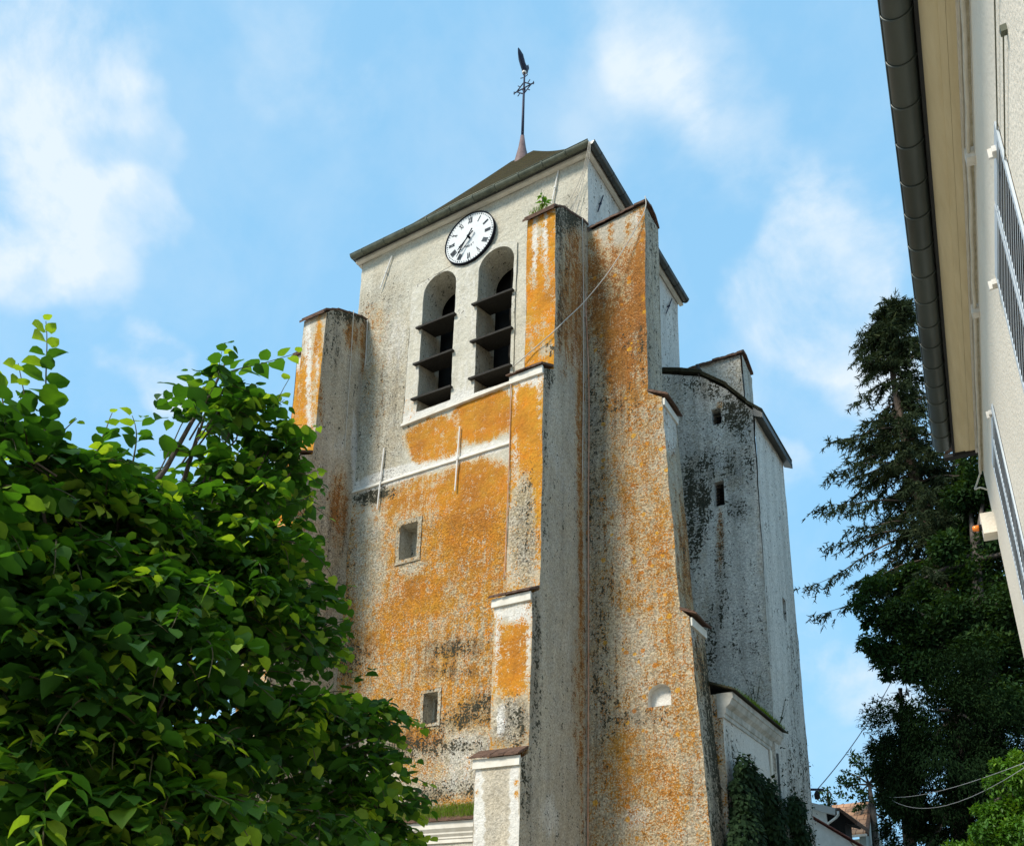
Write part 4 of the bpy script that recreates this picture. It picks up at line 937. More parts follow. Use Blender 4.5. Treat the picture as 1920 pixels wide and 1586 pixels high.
for s, z, lb_ in ((-6.78, 7.21, 'white shutter stay bracket at the top of the nearest shutter'), (-5.30, 7.25, 'white shutter stay bracket between the upper and lower shutters'), (-2.83, 7.50, 'white shutter stay bracket at the top of the lower shutter')):
    b = MB(); hbox(b, s - .035, s + .035, .0, .05, z - .03, z + .02); hbox(b, s - .02, s + .0, .05, .075, z - .06, z + .02); o = b.build('shutter_bracket', M['ironw'], None, origin=hp(s, .05, z)); tag(o, lb_, 'bracket', 'shutter brackets')
# alarm box with its orange beacon
al = empty('alarm_box', hp(.06, .0, 7.45), 'cream alarm box with an orange beacon on the far corner of the house', 'alarm box')
b = MB(); hbox(b, -.16, .10, -.02, .16, 7.32, 7.62); b.build('case', M['cream'], al)
b = MB(); c = hp(-.03, .16, 7.47); b.tube([c, c + HN * .035], .045, 12); b.build('beacon_base', M['black'], al)
b = MB(); b.tube([c + HN * .035, c + HN * .10, c + HN * .115], [.042, .040, .025], 14); t_ = NT('orange_lens'); t_.col((.85, .22, .02)); t_.b.inputs['Roughness'].default_value = .25; b.build('beacon', t_.m, al, smooth=True)
# thin wires dropping down the wall
for i, (s, z0, z1, lb_) in enumerate(((-7.92, 6.98, 5.9, 'small wall hook with a thin wire hanging beside the upper shutters'), (-8.02, 7.25, 6.3, 'small wall hook with a thin wire at the top edge of the house wall'))):
    rt = empty('wire_hook', hp(s, .01, z0), lb_, 'hook'); b = MB(); hbox(b, s - .02, s + .02, 0, .035, z0 - .02, z0 + .03); b.build('bracket', M['zinc'], rt)
    b = MB(); b.tube([hp(s, .02, z0), hp(s + .9, .015, z0 - .05), hp(s + 2.0, .015, z0 - .06)], .005, 5); b.build('wire', M['zinc'], rt)

# ------------------------------------------------------------------ foliage tools
LEAF = {  # x across, y along, z up
 'heart': (np.array([(0,0,0),(-.30,-.04,.05),(.30,-.04,.05),(-.49,.30,.09),(0,.30,0),(.49,.30,.09),(-.43,.62,.05),(0,.62,-.03),(.43,.62,.05),(-.20,.86,-.04),(.20,.86,-.04),(0,1.03,-.14)]),
           [(0,4,3,1),(0,2,5,4),(3,4,7,6),(4,5,8,7),(6,7,9),(7,8,10),(7,11,9),(7,10,11)]),
 'oval': (np.array([(0,0,0),(-.22,.35,.05),(0,.4,0),(.22,.35,.05),(0,1,-.12)]), [(0,2,1),(0,3,2),(1,2,4),(2,3,4)]),
 'needle': (np.array([(-.5,0,0),(.5,0,0),(.12,1,-.05),(-.12,1,-.05)]), [(0,1,2,3)]),
}
def leaf_mesh(name, kind, pos, ax, nor, size, tone, mat, parent=None, origin=None, label=None, width=1.0, curl=None):
    V, F = LEAF[kind]; pos = np.asarray(pos, float); ax = np.asarray(ax, float); nor = np.asarray(nor, float); size = np.asarray(size, float)
    ax /= np.linalg.norm(ax, axis=1)[:, None] + 1e-9; side = np.cross(ax, nor); side /= np.linalg.norm(side, axis=1)[:, None] + 1e-9; up = np.cross(side, ax)
    V = V * np.array([width, 1, 1]); k = len(V); n = len(pos)
    fold = rng.uniform(.3, 2.2, n) if kind == 'heart' else np.ones(n)
    P = pos[:, None, :] + size[:, None, None] * (V[None, :, 0, None] * side[:, None, :] + V[None, :, 1, None] * ax[:, None, :] + (V[None, :, 2] * fold[:, None])[..., None] * up[:, None, :])
    off = np.zeros(3)
    me = bpy.data.meshes.new(name)
    loops = []; tot = []
    base = np.arange(n) * k
    verts = P.reshape(-1, 3)
    q = parent
    while q is not None: off += np.array(q.location); q = q.parent
    if parent is None and origin is not None: off = np.array(origin, float)
    verts = verts - off
    me.vertices.add(len(verts)); me.vertices.foreach_set('co', verts.astype(np.float32).ravel())
    fl = [len(f) for f in F]; per = sum(fl); flat = np.array([i for f in F for i in f])
    allv = (base[:, None] + flat[None, :]).ravel().astype(np.int32)
    me.loops.add(len(allv)); me.loops.foreach_set('vertex_index', allv)
    st = np.cumsum([0] + fl[:-1]); starts = (np.arange(n)[:, None] * per + st[None, :]).ravel().astype(np.int32)
    me.polygons.add(len(starts)); me.polygons.foreach_set('loop_start', starts)
    try: me.polygons.foreach_set('loop_total', np.tile(fl, n).astype(np.int32))
    except Exception: pass
    me.polygons.foreach_set('use_smooth', np.ones(len(starts), bool))
    me.update(calc_edges=True)
    a = me.attributes.new('tone', 'FLOAT', 'POINT'); a.data.foreach_set('value', np.repeat(np.asarray(tone, float), k).astype(np.float32))
    me.materials.append(mat); o = bpy.data.objects.new(name, me); C.objects.link(o)
    if parent is not None: o.parent = parent
    elif origin is not None: o.location = Vector(origin)
    return o

def leaf_material(name, dark, mid, young, trans=.35, rough=.45, spec=.35):
    t = NT(name); a = t.N.new('ShaderNodeAttribute'); a.attribute_name = 'tone'
    c = t.mix(t.rng(a.outputs['Fac'], 0, .6), dark, mid); c = t.mix(t.rng(a.outputs['Fac'], .6, 1), c, young)
    c = t.mix(t.math('MULTIPLY', t.noise(40, 3), .25), c, dark)
    t.col(c); t.b.inputs['Roughness'].default_value = rough; t.b.inputs['Specular IOR Level'].default_value = spec
    tr = t.N.new('ShaderNodeBsdfTranslucent'); mx = t.N.new('ShaderNodeMixShader'); mx.inputs[0].default_value = trans
    gm = t.N.new('ShaderNodeMixRGB'); gm.blend_type = 'MULTIPLY'; gm.inputs[0].default_value = 1; gm.inputs[2].default_value = (1.6, 1.5, .35, 1)
    t.L.new(c, gm.inputs[1]); t.L.new(gm.outputs[0], tr.inputs[0]); t.L.new(t.b.outputs[0], mx.inputs[1]); t.L.new(tr.outputs[0], mx.inputs[2]); t.L.new(mx.outputs[0], t.out.inputs[0])
    return t.m
M['linden'] = leaf_material('linden_leaf', (.018, .062, .016), (.055, .16, .018), (.28, .42, .045), .46, .6, .2)
M['needle'] = leaf_material('spruce_needles', (.018, .028, .014), (.035, .050, .024), (.075, .085, .035), .12, .9, .05)
M['darkleaf'] = leaf_material('dark_tree_leaf', (.016, .036, .012), (.030, .070, .020), (.085, .13, .03), .25, .8, .08)
M['yew'] = leaf_material('yew_foliage', (.006, .014, .006), (.013, .030, .010), (.035, .06, .015), .15, .9, .03)
M['thuja'] = leaf_material('bright_hedge_leaf', (.04, .12, .012), (.085, .20, .016), (.18, .30, .03), .30, .5)
M['ivy'] = leaf_material('ivy_leaf', (.010, .022, .008), (.020, .042, .014), (.06, .08, .03), .12, .7, .1)
M['grass'] = leaf_material('ledge_grass', (.07, .13, .015), (.14, .24, .025), (.36, .26, .06), .35, .8, .1)
M['bark'] = simple('linden_bark', (.05, .042, .035), (.13, .11, .095), 12, .9, .01, stretch=(1, 1, .3))
M['bark2'] = simple('spruce_bark', (.05, .038, .028), (.13, .095, .07), 7, .9, .02, stretch=(1, 1, .4))
M['twig'] = simple('green_twig', (.05, .055, .025), (.09, .08, .04), 9, .7)

def unit(n):
    v = rng.normal(size=(n, 3)); return v / np.linalg.norm(v, axis=1)[:, None]

# ------------------------------------------------------------------ linden tree on the left
trunk0 = far(120, 1586, 6.3); trunk0[2] = 0
linden = empty('linden_tree', trunk0, 'large leafy linden tree with heart-shaped leaves filling the lower left', 'tree')
class Acc:
    def __init__(s): s.p = []; s.a = []; s.n = []; s.s = []; s.t = []
    def add(s, p, a, n, z, t): s.p.append(p); s.a.append(a); s.n.append(n); s.s.append(z); s.t.append(t)
LV = Acc(); TW = MB()
def twig(p, d, L_, leaves, sz=.115, droop=.5, tube=True, young=.5, light=0.0):
    "one drooping shoot with alternate leaves"
    p = np.array(p, float); d = np.array(d, float); d /= np.linalg.norm(d); seg = 9; pts = [p.copy()]; h = L_ / seg; dirs = []
    for i in range(seg):
        d = d + np.array([0, 0, -droop * h * 1.6]) + rng.normal(size=3) * .05; d /= np.linalg.norm(d); p = p + d * h; pts.append(p.copy()); dirs.append(d.copy())
    if tube: TW.tube(pts, list(np.linspace(.006, .002, len(pts))), 4, cap=False)
    for i in range(leaves):
        f = (i + .7) / leaves; k = min(int(f * seg), seg - 1); q = pts[k] + (pts[k+1] - pts[k]) * (f * seg - k); dd = dirs[k]
        sd_ = np.cross(dd, [0, 0, 1]); ns = np.linalg.norm(sd_); sd_ = sd_ / ns if ns > .1 else unit(1)[0]
        sg = 1 if i % 2 else -1
        a = sd_ * sg * .75 + dd * .55 + np.array([0, 0, -.20]) + rng.normal(size=3) * .22; a /= np.linalg.norm(a)
        n_ = np.array([0, 0, 1.]) + dd * -.25 + SUNV * .30 + rng.normal(size=3) * .24
        size = sz * (1.0 - .45 * max(0, f - .55) / .45) * rng.uniform(.55, 1.18)
        tone = np.clip(rng.normal(.28, .14) + light + (young * max(0, f - .6) / .4), 0, 1)
        LV.add(q + a * .02, a, n_, size, tone)
SUNV = np.array(SUN)
# limbs reach out from the trunk to each clump of the crown
clumps = [(-90, 968, 5.2, 0.627), (30, 898, 5.0, 0.343), (60, 828, 5.0, 0.151), (150, 918, 5.2, 0.288), (230, 888, 5.4, 0.233), (310, 960, 5.6, 0.3), (30, 1040, 4.9, 0.493), (180, 1060, 5.1, 0.493), (330, 1090, 5.3, 0.448), (440, 1010, 5.9, 0.358), (495, 1075, 6.2, 0.242), (448, 1180, 5.9, 0.448), (330, 1250, 5.2, 0.466), (160, 1260, 4.9, 0.502), (0, 1240, 4.7, 0.466), (552, 1195, 6.5, 0.269), (588, 1312, 6.6, 0.34), (690, 1370, 6.9, 0.233), (520, 1350, 6.0, 0.448), (370, 1420, 5.1, 0.448), (200, 1450, 4.8, 0.484), (30, 1440, 4.6, 0.466), (650, 1460, 6.6, 0.358), (735, 1490, 7.0, 0.161), (520, 1520, 5.8, 0.448), (330, 1590, 5.0, 0.493), (110, 1600, 4.6, 0.538), (660, 1580, 6.6, 0.376), (730, 1570, 7.0, 0.179), (240, 980, 5.6, 0.358), (700, 1330, 7.0, 0.143), (-60, 1150, 4.8, 0.538), (572, 1110, 6.6, 0.179), (405, 705, 6.0, 0.2), (375, 790, 5.95, 0.17), (440, 780, 6.1, 0.24), (505, 835, 6.2, 0.24), (470, 905, 6.2, 0.27), (430, 950, 6.0, 0.26), (545, 875, 6.35, 0.15), (395, 860, 6.0, 0.17), (540, 1000, 6.4, 0.12)]
crown_c = far(260, 1250, 6.8)
T0 = np.array(trunk0); tp = [T0, T0 + [0.0, .05, 1.2], T0 + [.08, .1, 2.4], far(250, 1250, 6.5)]
BR = MB(); BR.tube(tp, [.20, .17, .14, .10], 12)
for (px, py, ds, r) in clumps:
    for layer in range(2):
        c = far(px, py, ds + layer * (r * 1.5 + .15)); rr = r * (1 if layer == 0 else 1.15)
        if layer == 1 and py < 900: continue
        c = c - np.array([0, 0, .05])
        hub = T0 + np.array([.08, .1, min(2.6, c[2] * .55)])
        if layer == 0:
            m1_ = hub * .45 + c * .55 + np.array([0, 0, .18]); BR.tube([hub, hub * .75 + c * .25 + [0, 0, .05], m1_, c], [.040, .026, .016, .006], 6, cap=False)
        nsh = 3 if rr > .3 else 2 if rr > .2 else 1
        for _s in range(nsh):
            sc = c + unit(1)[0] * rr * np.array([.55, .55, .62]) * (1 if nsh > 1 else .1); sr = rr * (.78 if nsh > 1 else 1.0); lt = rng.uniform(-.22, .22) + (.08 if layer == 0 else -.05)
            toward = (CAM - sc); toward[2] = 0; toward /= np.linalg.norm(toward)
            nt = int(7 + 74 * sr ** 1.6) if layer == 0 else int(7 + 74 * sr ** 1.6)
            for _ in range(nt):
                u = unit(1)[0]; u[2] *= .22
                if layer == 0 and rng.random() < .5: u = u * .6 + toward * .65
                p = sc + u * sr * rng.uniform(.05, .75) + np.array([0, 0, rng.normal() * .05 * sr]); L_ = sr * rng.uniform(.5, 1.0) + .14
                twig(p, u + np.array([0, 0, .10]), L_, max(4, int(L_ / .052)), sz=.116, droop=rng.uniform(.7, 2.6), tube=rng.random() < .4, young=rng.choice([0, .3, .85], p=[.35, .25, .40]), light=lt + rng.uniform(-.08, .08))
# long single shoots breaking the outline
shoots = [((85, 800), (97, 622), 5.0, 19, .13), ((60, 830), (70, 700), 5.0, 12, .12), ((250, 860), (262, 765), 5.4, 9, .10), ((300, 880), (400, 700), 5.9, 8, .11), ((400, 760), (418, 645), 6.0, 10, .13), ((425, 700), (560, 668), 6.1, 10, .13), ((410, 760), (350, 715), 6.0, 7, .12),
          ((450, 800), (540, 760), 6.2, 9, .12), ((500, 830), (596, 795), 6.3, 11, .13), ((500, 900), (600, 870), 6.4, 11, .13), ((500, 960), (585, 925), 6.4, 9, .13), ((470, 880), (530, 720), 6.2, 8, .12), ((540, 1090), (605, 1048), 6.5, 9, .12), ((580, 1130), (650, 1120), 6.6, 9, .12),
          ((590, 1190), (660, 1215), 6.6, 9, .12), ((580, 1220), (640, 1245), 6.6, 8, .12), ((680, 1310), (800, 1345), 6.9, 15, .12), ((690, 1340), (770, 1400), 6.9, 9, .12), ((700, 1430), (805, 1470), 7.0, 12, .12), ((700, 1490), (795, 1530), 7.0, 10, .12), ((720, 1550), (780, 1560), 7.0, 7, .12),
          ((10, 790), (-8, 715), 4.8, 9, .11), ((60, 880), (120, 780), 5.0, 9, .12), ((180, 850), (205, 775), 5.3, 8, .11), ((500, 1000), (560, 985), 6.4, 7, .12)]
for (a, bq, ds, nl, sz) in shoots:
    A = far(*a, ds); B_ = far(*bq, ds); v = B_ - A; L_ = np.linalg.norm(v); 
    twig(A - v * .1, v / L_ + np.array([0, 0, .16 * L_]), L_ * 1.12, nl, sz=sz, droop=.22, young=.8, light=.14)
    BR.tube([far(a[0] * .6 + 100, a[1] * .75 + 300, ds + .1), A - v * .05 - [0, 0, .1], A], [.007, .006, .005], 5, cap=False)
BR.tube([far(270, 930, 5.9), far(310, 880, 5.9), far(360, 790, 5.95), far(395, 740, 6.0), far(428, 668, 6.0)], [.020, .017, .014, .011, .005], 8, cap=False)
BR.build('trunk', M['bark'], linden, smooth=True)
cr = leaf_mesh('crown', 'heart', LV.p, LV.a, LV.n, LV.s, LV.t, M['linden'], linden)
TW.build('twigs', M['twig'], linden, fix=False)
print('linden leaves', len(LV.p))

# ------------------------------------------------------------------ generic clumpy tree
def clump_tree(name, label, base, trunk_pts, trunk_r, clumps, n_per, size, mat, kind='oval', squash=1.0, hang=0.0, width=1.2, group=None, cat='tree', barkm='bark'):
    root = empty(name, base, label, cat, group)
    t = MB(); t.tube(trunk_pts, trunk_r, 9)
    top = np.array(trunk_pts[-1]); tp_ = [np.array(p) for p in trunk_pts]
    P = []; A = []; N_ = []; Sz = []; To = []
    for c, r in clumps:
        c = np.array(c); near = min(tp_, key=lambda q: np.linalg.norm(q - c)); t.tube([near, near * .5 + c * .5 + [0, 0, .1 * r], c], [max(trunk_r) * .3, max(trunk_r) * .18, .02], 5, cap=False)
        n = int(n_per * r * r)
        # sub-clusters make the light and dark tufts
        ns = max(5, int(7 * r ** 1.5)); sc_ = unit(ns) * rng.uniform(.45, 1.0, (ns, 1)) * r; sc_[:, 2] *= squash
        k = rng.integers(0, ns, n); off = unit(n) * (rng.uniform(0, 1, (n, 1)) ** .5) * r * .36
        p = c + sc_[k] + off
        P.append(p); out_ = sc_[k] + off * 1.5; out_ /= np.linalg.norm(out_, axis=1)[:, None] + 1e-9
        A.append(out_ * .6 + unit(n) * .6 + np.array([0, 0, -hang])); N_.append(np.array([0, 0, 1.]) * .8 + out_ * .4 + unit(n) * .5)
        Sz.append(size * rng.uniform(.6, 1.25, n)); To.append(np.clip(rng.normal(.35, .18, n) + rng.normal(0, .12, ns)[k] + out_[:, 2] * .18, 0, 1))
    t.build('trunk', M[barkm], root, smooth=True)
    leaf_mesh('crown', kind, np.concatenate(P), np.concatenate(A), np.concatenate(N_), np.concatenate(Sz), np.concatenate(To), mat, root, width=width)
    return root

# ---- tall leaning spruce
D0 = 27.0
def sp(x, y, dd=0): return far(x, y, D0 + dd)
sbase = sp(1880, 1500); sbase[2] = 0
spr = empty('spruce_tree', sbase, 'tall thin leaning spruce with sparse drooping branches against the sky', 'tree')
axis_px = [(1676, 566), (1672, 610), (1668, 660), (1680, 740), (1696, 820), (1712, 880), (1728, 940), (1748, 1010), (1772, 1080), (1800, 1180), (1840, 1330)]
tk_ = [sp(*q) for q in axis_px][::-1]
TB = MB(); TB.tube([sbase] + tk_, [.36, .30] + list(np.linspace(.25, .02, len(tk_) - 1)), 9)
NP_, NA, NN, NS, NTn = [], [], [], [], []
def spray(p, d, L_, dens=1.0):
    "flat drooping spruce branchlet with needle tufts"
    n = max(4, int(L_ / .036 * dens)); u = rng.uniform(0, 1, n)[:, None]
    base = np.array(p) + np.array(d) * L_ * u + np.array([0, 0, -1.]) * (L_ * u) ** 2 * .25
    NP_.append(base); NA.append(np.array(d) * .55 + unit(n) * .75 + np.array([0, 0, -.30])); NN.append(unit(n)); NS.append(rng.uniform(.08, .19, n)); NTn.append(np.clip(rng.normal(.4, .22, n), 0, 1))
axl = np.array(tk_[::-1])
def axis_at(f):
    f = f * (len(axl) - 1); i = min(int(f), len(axl) - 2); return axl[i] + (axl[i+1] - axl[i]) * (f - i)
nb = 215; right_ = Q[:, 0]
for i in range(nb):
    f = ((i + rng.uniform(0, .9)) / nb); p0_ = axis_at(f * .93)
    env = np.interp(f, [0, .08, .16, .3, .45, .6, .75, 1], [.22, .55, .85, 1.45, 2.2, 2.9, 3.3, 3.4]) * (rng.uniform(.6, 1.12) if i % 5 < 3 else rng.uniform(.2, .5))
    th = rng.uniform(0, 2 * math.pi); dr = np.array([math.cos(th), math.sin(th), rng.uniform(.0, .45) if f < .3 else rng.uniform(-.30, .15)]); dr /= np.linalg.norm(dr)
    pts = []; q = p0_.copy(); dd = dr.copy(); seg = 8; h = env / seg
    for k in range(seg + 1):
        pts.append(q.copy()); q = q + dd * h; dd = dd + np.array([0, 0, -.085 if k < 5 else .13]); dd /= np.linalg.norm(dd)
        if k >= 1:
            for _ in range((2 + (k > 3) * 1) if f < .45 else (3 + (k > 3) * 2)):
                sd2 = np.cross(dd, [0, 0, 1]); sd2 /= np.linalg.norm(sd2) + 1e-9; sg = rng.choice([-1, 1])
                spray(q - dd * h * rng.random(), dd * .5 + sd2 * sg * rng.uniform(.3, .9) + np.array([0, 0, -rng.uniform(.1, .7)]), rng.uniform(.25, .62), 1.5)
    TB.tube(pts, list(np.linspace(.045 * (.4 + f), .008, len(pts))), 4, cap=False)
for _ in range(16): spray(axis_at(rng.uniform(0, .10)), np.array([rng.normal() * .5, rng.normal() * .5, rng.uniform(.3, 1)]), rng.uniform(.2, .45), 2)
TB.build('trunk', M['bark2'], spr, smooth=True)
leaf_mesh('crown', 'needle', np.concatenate(NP_), np.concatenate(NA), np.concatenate(NN), np.concatenate(NS), np.concatenate(NTn), M['needle'], spr, width=.27)
print('spruce tufts', sum(len(a) for a in NP_))

# ---- dark trees behind the house
def fc(lst, dist): return [(far(x, y, dist + dd), r) for (x, y, dd, r) in lst]
d1 = 24.0
cl = fc([(1690, 1140, 0, 1.0), (1655, 1190, 0, .7), (1730, 1230, 0, 1.1), (1760, 1150, 1, 1.3), (1800, 1050, 1, 1.2), (1860, 1000, 1, 1.5), (1850, 900, 1, 1.2), (1815, 920, 1.5, .8), (1800, 1230, 0, 1.5), (1870, 1130, 0, 1.6), (1930, 1050, 0, 1.6), (1940, 1200, 0, 1.6), (1870, 1270, 0, 1.5), (1720, 1090, .5, .7), (1690, 1230, 0, .6), (1640, 1165, 0, .35), (1900, 1350, 0, 1.5)], d1)
bs = far(1860, 1560, d1 + .5); bs[2] = 0
clump_tree('broadleaf_tree', 'dark broadleaf tree rising beside the house corner, in front of the spruce trunk', bs, [bs, far(1860, 1400, d1 + .5), far(1840, 1200, d1 + .5), far(1830, 1050, d1 + .5)], [.35, .3, .22, .10], cl, 3800, .135, M['darkleaf'])
d2 = 22.0
cl = fc([(1760, 1330, 0, 1.2), (1740, 1400, 0, 1.3), (1820, 1350, 0, 1.4), (1800, 1450, 0, 1.4), (1730, 1480, 0, 1.1), (1760, 1560, 0, 1.3), (1860, 1450, .5, 1.4), (1850, 1560, .5, 1.4), (1718, 1545, 0, .6), (1900, 1400, .5, 1.4), (1920, 1520, .5, 1.4), (1730, 1600, 0, .8)], d2)
bs = far(1800, 1580, d2 + .5); bs[2] = 0
clump_tree('yew_tree', 'very dark dense yew below the broadleaf tree, behind the bright hedge', bs, [bs, far(1800, 1500, d2 + .5), far(1790, 1350, d2 + .5)], [.3, .26, .12], cl, 4600, .10, M['yew'], hang=.4, width=.8)
d3 = 25.0
cl = fc([(1688, 1296, 0, .18), (1692, 1330, 0, .34), (1690, 1370, 0, .52), (1685, 1410, 0, .72), (1690, 1450, 0, .85), (1672, 1470, 0, .4), (1705, 1500, 0, .8), (1645, 1440, 0, .25), (1712, 1560, 0, .7), (1680, 1520, 0, .35)], d3)
bs = far(1700, 1580, d3 + .2); bs[2] = 0
clump_tree('fir_tree', 'small pointed fir with layered branches left of the dark yew', bs, [bs, far(1700, 1500, d3 + .2), far(1692, 1380, d3 + .1), far(1688, 1290, d3)], [.2, .16, .08, .02], cl, 2600, .17, M['needle'], kind='needle', squash=.8, hang=.35, width=.35, barkm='bark2')
d4 = 33.0
cl = fc([(1592, 1448, 0, .55), (1612, 1430, 0, .42), (1585, 1475, 0, .45), (1630, 1465, 0, .6), (1650, 1440, 0, .5), (1672, 1500, 0, .5), (1650, 1480, 0, .4), (1680, 1560, 0, .4), (1610, 1490, 0, .45)], d4)
bs = far(1640, 1570, d4 + .2); bs[2] = 0
clump_tree('ash_tree', 'light loose-leaved young tree rising behind the tiled roof', bs, [bs, far(1637, 1520, d4), far(1630, 1470, d4)], [.14, .11, .05], cl, 700, .15, M['darkleaf'])
cl = fc([(1535, 1508, 0, .35), (1550, 1500, 0, .45), (1570, 1504, 0, .35), (1582, 1506, 0, .3), (1528, 1490, 0, .2), (1560, 1490, 0, .22)], d4 + 3)
bs = far(1555, 1570, d4 + 3); bs[2] = 0
clump_tree('small_tree', 'wispy small tree showing over the white shed roof', bs, [bs, far(1555, 1520, d4 + 3), far(1552, 1480, d4 + 3)], [.1, .07, .02], cl, 600, .16, M['darkleaf'])
# ---- bright green hedge tree at the right edge
d5 = 11.5
cl = fc([(1925, 1440, 0, .22), (1885, 1445, 0, .18), (1900, 1480, 0, .30), (1940, 1480, 0, .34), (1865, 1500, 0, .20), (1890, 1530, 0, .34), (1860, 1560, 0, .28), (1930, 1540, 0, .36), (1880, 1600, 0, .38), (1840, 1600, 0, .3), (1930, 1610, 0, .4), (1850, 1530, 0, .16)], d5)
bs = far(1900, 1600, d5 + .2); bs[2] = 0
clump_tree('thuja_shrub', 'bright green feathery conifer shrub at the lower right corner', bs, [bs, far(1900, 1560, d5 + .2), far(1905, 1490, d5 + .1)], [.09, .07, .03], cl, 16000, .062, M['thuja'], kind='oval', hang=.1, width=1.1, cat='shrub')

# ------------------------------------------------------------------ ivy on the annex
ivb = np.array([2.6, 2.6, 0.0]); ivy = empty('ivy_bush', ivb, 'dark ivy mass climbing the annex wall and turret foot', 'ivy')
iv = []
for (x, y, X_, r) in [(1395, 1440, 2.55, .26), (1410, 1470, 2.55, .34), (1440, 1490, 2.6, .34), (1400, 1520, 2.55, .42), (1450, 1540, 2.6, .42), (1490, 1520, 2.6, .34), (1400, 1580, 2.6, .5), (1460, 1600, 2.6, .5), (1505, 1570, 2.6, .34), (1500, 1520, 2.55, .2), (1385, 1480, 2.5, .22), (1440, 1660, 2.6, .6), (1390, 1660, 2.6, .5)]:
    iv.append((at(x, y, 0, X_), r))
P_, A_, N2, S_, T_ = [], [], [], [], []
for c, r in iv:
    n = int(5200 * r * r) + 60; u = unit(n); p = c + u * r * rng.uniform(.55, 1.08, (n, 1)) * np.array([.55, 1, 1]); P_.append(p); A_.append(u * .5 + unit(n) * .4 + np.array([.1, 0, -.65])); N2.append(u * .8 + np.array([.3, -.2, .5]) + unit(n) * .3); S_.append(rng.uniform(.06, .13, n)); T_.append(np.clip(rng.normal(.3, .2, n), 0, 1))
# creeping stems up the turret side
n = 900; yy = rng.uniform(3.7, 6.4, n); zz = 3 + rng.beta(1.2, 3.2, n) * 4.2; P_.append(np.stack([np.full(n, 2.42) + rng.uniform(0, .05, n), yy, zz], 1)); A_.append(unit(n) * .6 + np.array([.2, 0, -.5])); N2.append(np.tile([1., 0, .3], (n, 1)) + unit(n) * .4); S_.append(rng.uniform(.04, .08, n)); T_.append(rng.uniform(0, .4, n))
leaf_mesh('foliage', 'oval', np.concatenate(P_), np.concatenate(A_), np.concatenate(N2), np.concatenate(S_), np.concatenate(T_), M['ivy'], ivy, width=1.5)
b = MB()
for k in range(9): y = 1.4 + k * .45; b.tube([(2.45, y, 0), (2.42, y + .1, 1.5), (2.44, y - .05, 3), (2.42, y + .1, 4.2 + .5 * math.sin(k))], [.03, .025, .018, .008], 6)
b.build('stems', M['bark'], ivy, smooth=True)

# ------------------------------------------------------------------ weeds and grass on the ledges
def weed(root_p, stems, label, h, lean=(0, 0, 0), leaf=.05, mat=None, spread=.25, name='weed', nleaf=7):
    rt = empty(name, root_p, label, 'plant'); b = MB(); p_, a_, n_, s_, t_ = [], [], [], [], []
    for k in range(stems):
        d = np.array([rng.normal() * spread, rng.normal() * spread, 1.]) + np.array(lean); d /= np.linalg.norm(d); L_ = h * rng.uniform(.55, 1.05)
        q = np.array(root_p, float); pts = [q.copy()]
        for i in range(6):
            q = q + d * L_ / 6; d = d + rng.normal(size=3) * .08; d /= np.linalg.norm(d); pts.append(q.copy())
        b.tube(pts, list(np.linspace(.007, .003, 7)), 4, cap=False)
        for i in range(nleaf):
            f = rng.uniform(.25, 1) * 6; j = min(int(f), 5); u = unit(1)[0]; u[2] *= .3; p_.append(pts[j] + (pts[j+1] - pts[j]) * (f - j)); a_.append(u + [0, 0, .1]); n_.append([0, -.4, 1]); s_.append(leaf * rng.uniform(.6, 1.3)); t_.append(rng.uniform(.2, .8))
    b.build('stems', M['twig'], rt); leaf_mesh('leaves', 'oval', p_, a_, n_, s_, t_, mat or M['linden'], rt, width=1.6)
weed(at(1014, 396, 1, -1.2), 3, 'small green leafy plant growing on top of the near buttress', .42, leaf=.13, nleaf=5, spread=.35, name='sapling')
weed((2.35, 2.5, 6.52), 6, 'bare-stemmed dark weed standing on the annex ledge', .95, leaf=.045, mat=M['ivy'], lean=(.0, .15, 0), nleaf=9)
weed((2.45, 3.75, 6.42), 3, 'lone thin weed at the far end of the annex ledge', .85, leaf=.05, mat=M['ivy'], lean=(.1, .35, 0), spread=.1, nleaf=8)
weed((2.36, 1.9, 4.75), 4, 'thin climbing stems on the pale annex wall above the ivy', .95, leaf=.04, mat=M['ivy'], lean=(.0, -.25, 0), spread=.12, nleaf=9)
def tufts(name, label, gen, n, size, mat, tone=(.2, .8), kind='needle', width=.12):
    p = gen(n); a = unit(n) * .45 + np.array([0, -.1, 1.]); o = leaf_mesh(name, kind, p, a, unit(n), rng.uniform(.5, 1.3, n) * size, rng.uniform(*tone, n), mat, None, origin=p.mean(0), width=width)
    return tag(o, label, 'grass', kind='stuff')
tufts('ledge_grass', 'moss and short green grass covering the tiled ledge above the cornice', lambda n: (lambda x, y: np.stack([x, y, 4.30 + (y + .36) * .80], 1))(-.9 - 5.2 * rng.beta(.9, 1.1, n), rng.uniform(-.36, 0, n)), 6500, .085, M['grass'])
tufts('annex_moss', 'yellow-green moss and grass on the annex roof edge', lambda n: (lambda y, x: np.stack([x, y, 6.40 + (2.56 - x) * .42], 1))(.75 + 3.2 * rng.beta(2.2, 1.6, n), 2.56 - .7 * rng.beta(1, 2, n)), 4200, .065, M['grass'])
tufts('buttress_grass', 'little tuft of grass on top of the near buttress', lambda n: np.stack([rng.uniform(-.62, -.25, n), rng.uniform(-1.45, -1.1, n), 16.38 + rng.uniform(0, .1, n)], 1), 260, .12, M['grass'])
tufts('buttress_grass', 'sparse grass tufts on top of the far left buttress', lambda n: (lambda y: np.stack([rng.uniform(-6.5, -6.16, n), y, 17.02 + y * .42], 1))(rng.choice([-.75, -.45, -.2], n) + rng.normal(0, .05, n)), 160, .13, M['ivy'])

